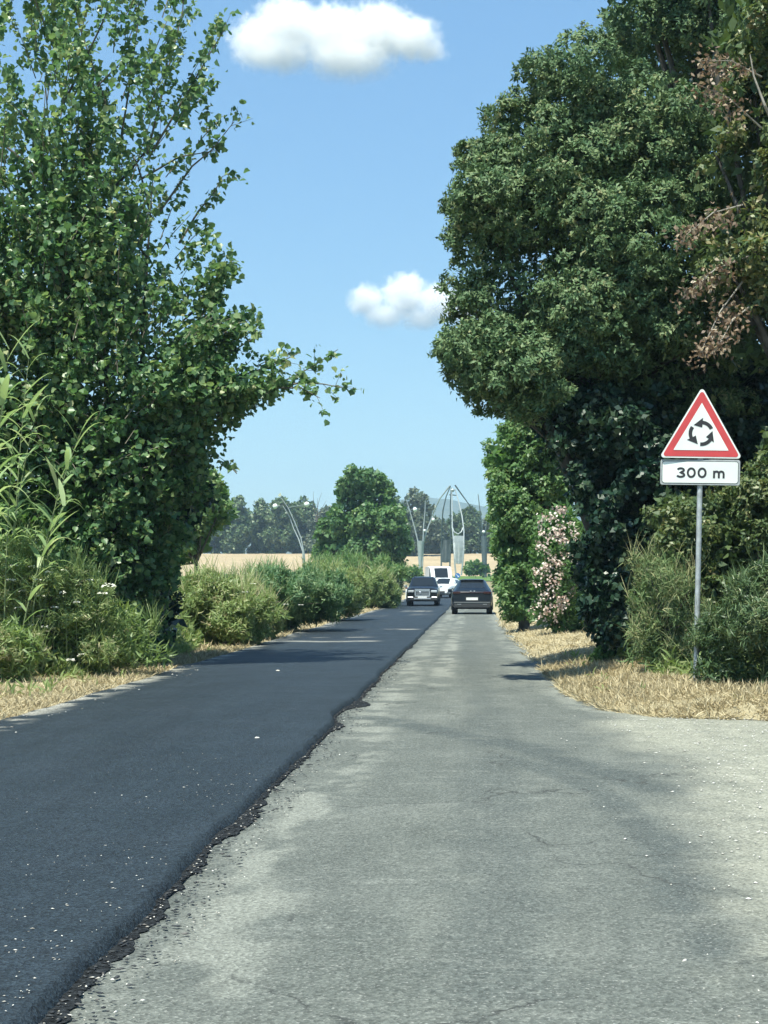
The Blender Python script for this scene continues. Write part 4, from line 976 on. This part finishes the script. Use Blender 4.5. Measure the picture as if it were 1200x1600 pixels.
for a in ((40, 1010, (128, 672), 23.4, 17, 'giant reed leaning right, tip against the dark poplar shade', 1.0), (-25, 1015, (14, 545), 23.2, 20, 'tallest giant reed at the left edge of the photo', 1.1),
          (15, 1020, (45, 560), 24.0, 18, 'giant reed just right of the tallest reed', 1.0), (-50, 1010, (-30, 600), 23.0, 16, 'giant reed cut by the left edge of the photo', 1.0), (0, 1012, (58, 640), 23.8, 15, 'short giant reed between the tall and the leaning reeds', .9),
          (5, 1000, (20, 690), 23.1, 13, 'low giant reed in front of the tallest reed', .9), (60, 1012, (95, 745), 24.0, 11, 'small giant reed under the leaning reed', .8), (25, 1012, (100, 790), 23.0, 12, 'giant reed with its tip low over the white umbel flowers', .9), (-60, 1012, (-12, 760), 22.8, 14, 'lowest giant reed at the left edge of the photo', 1.0),
          (-30, 1012, (8, 610), 24.2, 16, 'giant reed behind the low reed at the left edge', 1.0)):
    reed(*a)

# ---- weeds at the left foot
veg('weedy_shrub', 'ochre green weeds at the foot of the giant reeds', 'shrub', [(-80, 840), (60, 850), (130, 890), (180, 920), (230, 960), (270, 1010), (250, 1040), (120, 1050), (40, 1045), (-80, 1050)], 24.2, .9, 80, (.18, .45), 105, 5, .085, .013, M['weed'], kind='strap', up=.9, core=5000, trunk=(110, 1045), crown='foliage', stem='stem', tint=(0, .75), ragged=.16, stalks=(1300, .50, .012, 'strap', .0, .65))
veg('weedy_shrub', 'leggy brownish weeds at the lower left corner of the verge', 'shrub', [(-60, 960), (30, 970), (60, 1010), (70, 1045), (20, 1068), (-60, 1075)], 22.3, .5, 30, (.12, .34), 100, 5, .085, .013, M['weed'], kind='strap', up=.9, core=1500, trunk=(10, 1060), crown='foliage', stem='stem', tint=(.2, 1), ragged=.12, stalks=(260, .34, .010, 'strap', .1, .8))
veg('bramble', 'small pale leafed bramble on the verge below the poplar', 'plant', [(180, 1035), (190, 1015), (215, 1005), (235, 1012), (230, 1028), (262, 1033), (258, 1042), (200, 1042)], 27.3, .25, 20, (.06, .15), 160, 4, .10, .075, M['hedge'], core=100, trunk=(212, 1041), trunk_r=.02, crown='foliage', stem='stem', tint=(.6, 1))
ug = 'white umbel flowers among the left weeds'
UP = [(4, 876), (22, 882), (50, 884), (76, 893), (100, 890), (60, 905), (18, 905), (36, 922), (64, 930), (98, 925), (120, 940), (30, 948), (62, 962), (48, 975), (70, 978), (170, 913), (160, 926), (140, 905), (10, 935), (86, 948), (128, 1022), (110, 1030)]
for k, (x, y) in enumerate(UP):
    D = 23.25 + .4 * rng.random(); p = W(x, y, D); bz = W(x - 6 * rng.normal(), 1040, D); bz[2] = .1
    big = k in (15, 16)
    e = empty('umbel_flower', tuple(bz), 'large white umbel flower standing out in front of the dark poplar shade' if big else 'small white umbel flower among the weeds below the giant reeds', 'flower', ug if not big else 'large white umbel flowers by the poplar')
    mid = (p - bz) * .5 + np.array((.04 * rng.normal(), 0, 0)); MB().tube([(0, 0, 0), mid, p - bz], .0025, 4, False).build('stem', M['darkstem'], e)
    q = Leafy(); n = 26; rr = (.068 if big else .042) * rng.uniform(.8, 1.2); a_ = rng.uniform(0, 6.28, n); r_ = rr * np.sqrt(rng.random(n))
    P = np.stack([r_ * np.cos(a_), r_ * np.sin(a_), -r_ ** 2 / rr * .35 + .004 * rng.normal(size=n)], 1) + (p - bz)
    d = unit(np.stack([np.cos(a_), np.sin(a_), rng.normal(size=n) * .3], 1)); nr = unit(np.stack([rng.normal(size=n) * .3, -.5 + rng.normal(size=n) * .3, np.ones(n)], 1))
    q.add('quad', P, d, nr, rr * .62, rr * .55, rng.random(n)); q.build('flower_head', M['umbel'], e, ground=False)

# ---- weedy bank along the fresh tarmac
bg_ = 'shrubs on the weedy bank'
bank = [
    ('ochre green bank shrub nearest the poplar', [(262, 930), (280, 912), (329, 899), (378, 905), (414, 923), (421, 960), (396, 1000), (329, 1010), (274, 1012), (262, 1000)], 36.0, 1.3, 'weed', (.1, .8), 80),
    ('pale straw tinged bank shrub before the reed patch', [(351, 923), (394, 912), (436, 923), (449, 950), (436, 985), (375, 998), (345, 980)], 40.0, 1.2, 'weed', (.35, 1), 50),
    ('dark green reed patch in the middle of the bank', [(356, 912), (411, 899), (472, 899), (533, 905), (546, 921), (533, 960), (472, 984), (411, 985), (375, 950)], 46.0, 1.8, 'reedbed', (.1, .9), 80),
    ('yellow green bank shrub below the big round tree', [(470, 893), (520, 883), (565, 893), (582, 922), (570, 946), (530, 964), (485, 968)], 58.0, 1.8, 'weed', (.1, .8), 70),
    ('bright leafy bank shrub under the big round tree', [(495, 882), (530, 874), (590, 876), (628, 883), (636, 899), (620, 910), (560, 907), (500, 907)], 90.0, 3.0, 'hedge', (.2, .9), 60),
    ('dull green far bank shrub next to the marker post', [(560, 900), (580, 893), (605, 896), (614, 912), (612, 936), (596, 946), (565, 955)], 84.0, 1.6, 'weed', (0, .6), 50),
    ('low dark shrub at the far end of the bank', [(596, 912), (606, 902), (618, 904), (623, 916), (622, 934), (608, 940)], 100.0, 1.0, 'ivy', (.2, 1), 24),
    ('low green bank shrub behind the ochre shrub', [(270, 916), (330, 904), (400, 902), (450, 899), (450, 920), (270, 921)], 50.0, 2.0, 'hedge', (.2, .8), 50),
]
def tallgrass(name, n, xr_, yr, hmin, hmax, mat, wd, label):
    y = yr[0] + (yr[1] - yr[0]) * rng.random(n) ** 1.5; x = xr_[0] + (xr_[1] - xr_[0]) * rng.random(n) + .5 * (fbm(y * .5, y * 0, 3, 2) - .5); cl = fbm(x * .9, y * .5, 63, 3); k = cl > rng.uniform(.25, .6, n); x, y, cl = x[k], y[k], cl[k]; n = len(x)
    d = unit(np.stack([rng.normal(size=n) * .35, rng.normal(size=n) * .35, np.ones(n)], 1)); L = rng.uniform(hmin, hmax, n) * (.45 + cl) * sstep(.0, 1.2, xr_[1] - x + .25)
    lf = Leafy(); P = np.stack([x, y, H(x, y)], 1); lf.add('strap', P, d, rand_dirs(n), L, wd + .0004 * y, np.clip(cl * .9 + rng.normal(size=n) * .22, 0, 1))
    # short side leaves up the stalks
    q = rng.uniform(.3, .95, (n, 4)); PP = (P[:, None] + d[:, None] * (L[:, None] * q)[..., None]).reshape(-1, 3); dd = unit(rand_dirs(len(PP)) + np.array((0, 0, .5)))
    lf.add('strap', PP, dd, rand_dirs(len(PP)), .16 + .001 * np.repeat(y, 4), .025 + .0004 * np.repeat(y, 4), np.clip(np.repeat(cl, 4) * .8 + rng.normal(size=len(PP)) * .2, 0, 1))
    tag(lf.build(name, mat), label, 'weeds', kind='stuff')
tallgrass('tall_weeds', 46000, (-9.5, -5.85), (30, 100), .5, 1.40, M['weed'], .02, 'tall yellow green weeds covering the bank beside the fresh tarmac')
tallgrass('tall_weeds', 3600, (-9.5, -5.9), (23.5, 31), .35, 1.0, M['weed'], .014, 'weeds and grass under the poplar and the giant reeds')
tallgrass('tall_weeds', 3000, (2.6, 6.0), (21.5, 27), .2, .6, M['weed'], .010, 'low weeds under the shrubs behind the road sign')
tallgrass('low_weeds', 260, (-7.6, -5.2), (19, 40), .06, .20, M['weed'], .007, 'sparse green weeds growing through the dry grass beside the fresh tarmac')
tallgrass('low_weeds', 420, (1.75, 5.0), (17.6, 32), .05, .18, M['weed'], .006, 'sparse green weeds growing through the dry grass below the road sign')
for lab, px, D, th_, mk, ti, nl in bank:
    veg('bank_shrub', lab, 'shrub', px, D, th_, int(nl * 1.9), (.14 + D * .002, .34 + D * .004), 75 * (33 / D) ** .8, 5, .105 * (D / 33) ** .45, .024 * (D / 33) ** .45, M[mk], bg_, kind='strap', up=1.0, core=2500,
        trunk=(np.mean([p[0] for p in px]), 1000), crown='foliage', stem='stem', tint=ti, trunk_r=.03, ragged=.24 + D * .003, stalks=(900, .60, .012 * D / 33 + .004, 'strap', .3, 1), holes=.16)
for k, (x, y) in enumerate([(383, 925), (395, 912), (392, 938), (415, 940), (447, 944), (470, 945), (386, 896), (365, 905)]):
    D = 34.9 + k * .8; p = W(x, y, D); bz = W(x, 1000, D); bz[2] = .1
    e = empty('umbel_flower', tuple(bz), 'tiny white umbel flower on the weedy bank', 'flower', 'white umbel flowers on the bank')
    MB().tube([(0, 0, 0), p - bz], .003, 4, False).build('stem', M['darkstem'], e)
    q = Leafy(); n = 20; a_ = rng.uniform(0, 6.28, n); r_ = .045 * np.sqrt(rng.random(n)); P = np.stack([r_ * np.cos(a_), r_ * np.sin(a_) - .8 * 0, 0 * r_], 1) + (p - bz)
    q.add('quad', P, unit(np.stack([np.cos(a_), np.sin(a_), 0 * a_], 1)), unit(np.stack([0 * a_, -.5 + 0 * a_, 1 + 0 * a_], 1)), .035, .03, rng.random(n)); q.build('flower_head', M['umbel'], e, ground=False)

# ---- right side: holm oaks, ivy, mixed tree, shrubs
OD = 26.5
oak = [(690, 335), (712, 262), (738, 195), (785, 132), (830, 88), (878, 46), (905, 42), (938, 78), (985, 105), (1050, 128), (1110, 165), (1160, 260), (1190, 400), (1195, 560), (1170, 700), (1010, 720),
       (900, 690), (830, 640), (765, 655), (742, 610), (705, 585), (684, 548), (700, 515), (722, 482), (698, 436), (692, 385)]
oe, c, r, o_, ob = veg('holm_oak', 'large grey green holm oak overhanging the road behind the warning sign', 'tree', oak, OD, 2.3, 230, (.22, .95), 50, 7, .082, .036, M['oak'], core=26000, trunk=(1030, 1030), tback=2.0, trunk_r=.15, tint=(.05, .85), up=.45, flat=.8, core_ll=1.5, ragged=.32, holes=.27, extra=[([(688, 545), (712, 505), (780, 500), (860, 540), (880, 620), (830, 650), (760, 645), (715, 595)], 22.9, .7, 80)])
veg('holm_oak', 'second holm oak rising at the top right behind the large oak', 'tree', [(948, 20), (940, -80), (1260, -80), (1260, 300), (1100, 190), (1000, 150), (962, 95)], 31.0, 2.6, 150, (.25, .75), 52, 7, .085, .038, M['oak'], holes=.2, core=7000, trunk=(1120, 1010), trunk_r=.22, tint=(0, .7), up=.45)
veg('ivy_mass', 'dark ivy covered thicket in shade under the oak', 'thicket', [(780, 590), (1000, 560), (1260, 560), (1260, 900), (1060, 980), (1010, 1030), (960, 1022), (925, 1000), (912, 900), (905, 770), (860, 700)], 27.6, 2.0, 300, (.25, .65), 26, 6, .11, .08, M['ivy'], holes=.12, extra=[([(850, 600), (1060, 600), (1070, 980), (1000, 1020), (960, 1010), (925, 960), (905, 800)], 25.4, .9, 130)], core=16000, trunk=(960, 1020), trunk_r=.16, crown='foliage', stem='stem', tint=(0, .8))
me_, c, r, o_, mb_ = veg('thicket_tree', 'yellow green climber clad tree with dead brown sprays at the right edge', 'tree', [(1098, 90), (1130, 20), (1180, -60), (1330, -60), (1330, 640), (1190, 600), (1150, 560), (1125, 530), (1105, 470), (1070, 450), (1090, 375), (1140, 320), (1095, 250), (1110, 160)], 24.0, 1.6, 130, (.2, .55), 34, 5, .11, .055, M['mixed'], core=5000, trunk=(1260, 1040), trunk_r=.14, tint=(.1, .95), up=.2, droop=.2)
lf = Leafy()
for (x0, y0), (x1, y1), n in (((1160, 320), (1066, 372), 5), ((1170, 400), (1064, 468), 5), ((1160, 440), (1090, 560), 5), ((1190, 120), (1092, 95), 4), ((1170, 480), (1120, 545), 4), ((1190, 200), (1085, 130), 4)):
    a_ = W(x0, y0, 22.9); c_ = W(x1, y1, 22.3); MB().tube([a_, (a_ + c_) / 2 + np.array((0, 0, .12)), c_], [.016, .011, .004], 5, False).build('bare_twig', M['palebark'], me_, origin=mb_)
    q0 = a_ + (c_ - a_) * rng.uniform(.25, 1, (n * 5, 1)); P = (q0[:, None] + rng.normal(size=(n * 5, 8, 3)) * .10).reshape(-1, 3)
    lf.add('quad', P, unit(rand_dirs(len(P)) + np.array((0, 0, -.5))), rand_dirs(len(P)), .085, .05, rng.random(len(P)))
lf.build('dead_leaves', M['dead'], me_, origin=mb_)
MB().tube([W(1215, 210, 22.4), W(1195, 165, 22.2), W(1178, 120, 22.2), W(1172, 85, 22.2)], [.025, .02, .014, .006], 6).build('dead_branch', M['palebark'], me_, origin=mb_)

veg('roadside_shrub', 'sunlit mixed shrub behind the sign post at the right edge', 'shrub', [(1000, 900), (1008, 830), (1035, 775), (1075, 770), (1120, 765), (1160, 735), (1190, 690), (1215, 640), (1330, 600), (1330, 1060), (1110, 1062), (1050, 1020), (1020, 950)], 23.2, 1.0, 120, (.18, .45), 50, 5, .075, .04, M['mixed'], core=8000, trunk=(1150, 1060), crown='foliage', stem='stem', tint=(0, .75), trunk_r=.06)
veg('dry_bush', 'half dry olive and straw coloured bush left of the sign post', 'shrub', [(968, 1000), (985, 955), (1000, 890), (1030, 850), (1060, 870), (1088, 900), (1098, 980), (1100, 1055), (1040, 1062), (1005, 1052), (985, 1035)], 22.4, .6, 80, (.08, .24), 70, 5, .11, .011, M['drymix'], kind='strap', up=.4, core=1500, trunk=(1040, 1060), crown='foliage', stem='stem', tint=(0, .8), trunk_r=.03, ragged=.28, stalks=(500, .45, .008, 'strap', .4, 1), holes=.36)
veg('spiky_shrub', 'low olive green spiky shrub round the foot of the sign post', 'shrub', [(1074, 1055), (1082, 1000), (1105, 950), (1140, 900), (1190, 865), (1330, 850), (1330, 1092), (1180, 1085), (1095, 1084)], 19.7, .6, 90, (.10, .30), 110, 7, .075, .013, M['rosemary'], kind='strap', ragged=.17, up=.5, core=9000, trunk=(1160, 1085), crown='foliage', stem='stem', tint=(0, .9), trunk_r=.03, core_ll=1.7, stalks=(1100, .32, .012, 'strap', .3, 1))
veg('leafy_weed', 'pale leafed weed at the dark oak foot beside the dry grass', 'plant', [(925, 1030), (935, 1012), (955, 1005), (980, 1015), (990, 1040), (960, 1047), (930, 1045)], 26.3, .3, 16, (.05, .14), 150, 4, .08, .05, M['hedge'], core=60, trunk=(957, 1046), trunk_r=.012, crown='foliage', stem='stem')
veg('hedge_tree', 'tall bright green creeper covered tree beyond the dark oak shade', 'tree', [(742, 722), (762, 700), (785, 660), (830, 632), (880, 630), (912, 680), (905, 770), (870, 830), (838, 900), (842, 960), (812, 985), (788, 965), (776, 900), (780, 820), (765, 770), (758, 745)], 46.0, 2.0, 190, (.25, .65), 34, 6, .12, .07, M['hedge'], core=7000, trunk=(818, 985), trunk_r=.14, tint=(.1, .8), droop=.2)
veg('hedge_tree', 'further green hedge tree behind the dark SUV lane', 'tree', [(764, 790), (775, 765), (800, 750), (840, 760), (840, 940), (790, 950), (775, 925), (770, 860)], 64.0, 2.0, 70, (.3, .7), 22, 6, .15, .09, M['hedge'], core=2000, trunk=(805, 965), trunk_r=.14, tint=(.1, .8))
fe, c, r, o_, fb = veg('flowering_shrub', 'flowering shrub with whitish pink blooms next to the dark oak shade', 'shrub', [(832, 830), (850, 795), (875, 785), (908, 810), (915, 870), (908, 930), (930, 955), (932, 1000), (870, 992), (845, 980), (832, 950), (828, 890)], 41.0, 1.0, 70, (.18, .4), 32, 5, .12, .05, M['hedge'], core=2000, trunk=(865, 990), crown='foliage', stem='stem', tint=(.0, .6), trunk_r=.05)
lf = Leafy(); pc_ = world_poly([(832, 850), (848, 800), (872, 785), (902, 815), (908, 870), (895, 945), (860, 975), (834, 960), (828, 895)], 41.0)
x, z = sample_poly(pc_, 120); e_, _, _ = edge_dist(x, z, pc_); yq = 41 - 1.05 * np.sqrt(np.clip(1 - (1 - np.clip(e_ / .5, 0, 1)) ** 2, 0, 1)) + rng.uniform(-.25, .0, 120)
P = np.repeat(np.stack([x, yq, z], 1), 9, 0) + rng.normal(size=(1080, 3)) * .05
lf.add('quad', P, rand_dirs(1080), unit(rand_dirs(1080) + np.array((-.2, -.8, .5))), .075, .07, rng.random(1080)); lf.build('blossoms', M['bloom'], fe, origin=fb)

# ---- middle distance and far trees
veg('round_tree', 'big round bright green tree at the end of the bank', 'tree', [(498, 885), (490, 830), (512, 790), (528, 748), (560, 730), (592, 735), (612, 765), (630, 800), (634, 860), (626, 892), (560, 896)], 150.0, 4.5, 110, (.6, 1.5), 5, 6, .34, .24, M['midgreen'], core=3000, trunk=(562, 905), trunk_r=.3, tint=(.05, .85))
ft = 'trees along the field ridge'
far = [(300, 790, 46, 440, 'far'), (338, 782, 40, 445, 'far'), (372, 774, 44, 440, 'far'), (408, 778, 40, 448, 'far'), (440, 768, 44, 440, 'far'), (476, 774, 42, 446, 'far'), (505, 790, 40, 438, 'farbrown'),
       (610, 768, 44, 420, 'far'), (646, 757, 56, 415, 'farbrown'), (676, 800, 34, 432, 'farbrown'), (708, 800, 36, 440, 'far'), (735, 790, 40, 436, 'far'), (768, 796, 40, 440, 'farbrown'), (800, 780, 44, 440, 'far'), (262, 785, 44, 444, 'far'), (225, 790, 44, 440, 'far')]
nm = ['far', 'far', 'tall narrow', 'rounded', 'tallest', 'broad', 'small olive', 'dark', 'big olive toned', 'low olive toned', 'dark round', 'dark tall', 'olive toned', 'dark', 'dark', 'dark']
place = ['behind the light green young tree', 'right of the light green young tree', 'above the left part of the field', 'above the middle of the left field', 'behind the curved lamp post', 'right of the curved lamp post', 'touching the left of the big round tree', 'behind the big round tree', 'behind the forked lamp post',
         'between the forked lamp and the monument', 'behind the monument', 'right of the monument', 'behind the dark lamp post', 'behind the hedge tree', 'hidden behind the poplar edge', 'behind the poplar trunk']
for k, (x, y, wd, D, mk) in enumerate(far):
    y1 = 872; hw = wd * .62; px = []
    for a_ in np.linspace(0, 2 * math.pi, 15)[:-1]:
        rad = 1 + .16 * rng.normal() * .8; px.append((x + hw * math.cos(a_) * rad * (1.1 if math.sin(a_) < 0 else .85), (y + 5 + y1) / 2 - (y1 - y - 5) / 2 * math.sin(a_) * min(1.0, rad + .05)))
    px += []
    veg('ridge_tree', f'{nm[k]} ridge tree {place[k]}', 'tree', px, D, 4.5, 60, (.9, 2.2), 2.2, 5, .70, .50, M[mk], ft, core=900, trunk=(x, 866), trunk_r=.35, tint=(0, .9))
b = W(497, 862, 400); b[2] = float(H(b[0], 400)); e = empty('bare_tree', tuple(b), 'bare dead tree poking above the ridge left of the big round tree', 'tree')
mb = MB(); mb.tube([(0, 0, 0), (0.1, 0, 6), (-.5, 0, 11)], [.3, .2, .12], 7)
limbs(mb, (-.3, 0, 9), [W(490, 768, 400) - b, W(503, 770, 400) - b, W(496, 778, 400) - b, W(510, 782, 400) - b], .10)
mb.build('trunk', M['bark'], e, True)
veg('round_bush', 'small round bush on the roundabout lawn right of the monument', 'shrub', [(724, 896), (728, 884), (742, 876), (758, 880), (764, 896)], 262.0, 1.2, 26, (.4, .8), 6, 5, .4, .3, M['hedge'], core=300, trunk=(744, 897), crown='foliage', stem='stem')
veg('field_bush', 'green bush at the left edge of the roundabout lawn', 'shrub', [(636, 900), (642, 888), (654, 890), (662, 900), (655, 908), (640, 908)], 200.0, 1.5, 26, (.35, .7), 8, 5, .32, .22, M['hedge'], core=300, trunk=(648, 908), crown='foliage', stem='stem')
# hidden wood behind the right thicket so that the verge does not end in nothing
for k, (x, D) in enumerate(((1250, 40), (1000, 52), (900, 75))):
    pass

# ================================================================== CLOUDS
def cloud(label, D, blobs, box, seed, dens):
    """blobs: (px, py, radius in px, vertical stretch)"""
    xs = [b_[0] for b_ in blobs]; ys = [b_[1] for b_ in blobs]; c = W(np.mean(xs), np.mean(ys), D)
    s = D / F
    hx_ = (max(b_[0] + b_[2] for b_ in blobs) - min(b_[0] - b_[2] for b_ in blobs)) / 2 * s * 1.08 + 10; hz_ = (max(b_[1] + b_[2] * b_[3] for b_ in blobs) - min(b_[1] - b_[2] * b_[3] for b_ in blobs)) / 2 * s * 1.08 + 10; hy_ = box * s
    cx = (max(b_[0] + b_[2] for b_ in blobs) + min(b_[0] - b_[2] for b_ in blobs)) / 2; cyy = (max(b_[1] + b_[2] * b_[3] for b_ in blobs) + min(b_[1] - b_[2] * b_[3] for b_ in blobs)) / 2
    c = W(cx, cyy, D)
    mb = MB().box((0, 0, 0), (2 * hx_, 2 * hy_, 2 * hz_))
    m = bpy.data.materials.new('cloud vapour'); m.use_nodes = True; t = m.node_tree; t.nodes.remove(t.nodes['Principled BSDF'])
    tc = N(t, 'ShaderNodeTexCoord')
    def mth(op, a, b_=None, c_=None):
        n = N(t, 'ShaderNodeMath', operation=op)
        for i_, v in enumerate((a, b_, c_)):
            if v is None: continue
            if isinstance(v, (float, int)): n.inputs[i_].default_value = v
            else: t.links.new(v, n.inputs[i_])
        return n.outputs['Value']
    acc = None
    for (px, py, r_, st_) in blobs:
        p = W(px, py, D) - c; dy = rng.uniform(-.25, .25) * hy_
        mp = N(t, 'ShaderNodeVectorMath', operation='SUBTRACT'); t.links.new(tc.outputs['Object'], mp.inputs[0]); mp.inputs[1].default_value = (p[0], dy, p[2])
        dv = N(t, 'ShaderNodeVectorMath', operation='DIVIDE'); t.links.new(mp.outputs[0], dv.inputs[0]); dv.inputs[1].default_value = (r_ * s, r_ * s * 1.0, r_ * s * st_)
        ln_ = N(t, 'ShaderNodeVectorMath', operation='LENGTH'); t.links.new(dv.outputs[0], ln_.inputs[0])
        q = mth('SUBTRACT', 1.0, ln_.outputs['Value']); acc = q if acc is None else mth('SMOOTH_MAX', acc, q, .15)
    n1 = N(t, 'ShaderNodeTexNoise'); n1.inputs['Scale'].default_value = 1 / (17 * s); n1.inputs['Detail'].default_value = 9; n1.inputs['Roughness'].default_value = .72
    mp = N(t, 'ShaderNodeVectorMath', operation='ADD'); t.links.new(tc.outputs['Object'], mp.inputs[0]); mp.inputs[1].default_value = (seed * 313.0, seed * 71.0, 5.0); t.links.new(mp.outputs[0], n1.inputs['Vector'])
    f = mth('ADD', acc, mth('MULTIPLY', mth('SUBTRACT', n1.outputs['Fac'], .5), 1.9))
    mr = N(t, 'ShaderNodeMapRange', interpolation_type='SMOOTHSTEP'); t.links.new(f, mr.inputs['Value']); mr.inputs['From Min'].default_value = .0; mr.inputs['From Max'].default_value = .80; mr.inputs['To Min'].default_value = 0; mr.inputs['To Max'].default_value = dens / s
    # thinner towards the flat base
    sp_ = N(t, 'ShaderNodeSeparateXYZ'); t.links.new(tc.outputs['Object'], sp_.inputs[0])
    mz = N(t, 'ShaderNodeMapRange'); t.links.new(sp_.outputs['Z'], mz.inputs['Value']); mz.inputs['From Min'].default_value = -hz_ * .75; mz.inputs['From Max'].default_value = hz_ * .35; mz.inputs['To Min'].default_value = .03; mz.inputs['To Max'].default_value = 1
    pv = N(t, 'ShaderNodeVolumePrincipled'); pv.inputs['Color'].default_value = (.999, .999, .999, 1); pv.inputs['Anisotropy'].default_value = 0.0
    t.links.new(mth('MULTIPLY', mr.outputs['Result'], mz.outputs['Result']), pv.inputs['Density'])
    t.links.new(pv.outputs['Volume'], t.nodes['Material Output'].inputs['Volume'])
    o = mb.build('cloud', m); o.location = tuple(c); tag(o, label, 'cloud')
cloud('broad white cumulus cloud at the top of the sky', 3200.0, [(402, 66, 52, .95), (450, 48, 62, .85), (520, 52, 66, .8), (590, 47, 64, .8), (640, 60, 55, .75), (668, 76, 36, .6), (545, 98, 84, .42), (440, 94, 70, .42)], 75, 3, .10)
cloud('small puffy white cloud beside the holm oak', 5200.0, [(572, 470, 34, .9), (632, 465, 42, 1.05), (640, 445, 28, .9), (685, 478, 44, .9), (600, 495, 42, .6), (660, 500, 44, .55), (720, 490, 40, .8)], 48, 5, .13)

# ================================================================== HAZE
hm = bpy.data.materials.new('haze'); hm.use_nodes = True; t = hm.node_tree; t.nodes.remove(t.nodes['Principled BSDF'])
pv = t.nodes.new('ShaderNodeVolumePrincipled'); pv.inputs['Color'].default_value = (.52, .74, 1.0, 1); pv.inputs['Density'].default_value = .00026; pv.inputs['Anisotropy'].default_value = 0.2
t.links.new(pv.outputs['Volume'], t.nodes['Material Output'].inputs['Volume'])
hz = MB().box((0, 1840, 129), (5900, 3860, 260)).build('haze', hm); tag(hz, kind='stuff')
hz['label'] = 'pale blue summer haze over the fields'; hz['category'] = 'haze'
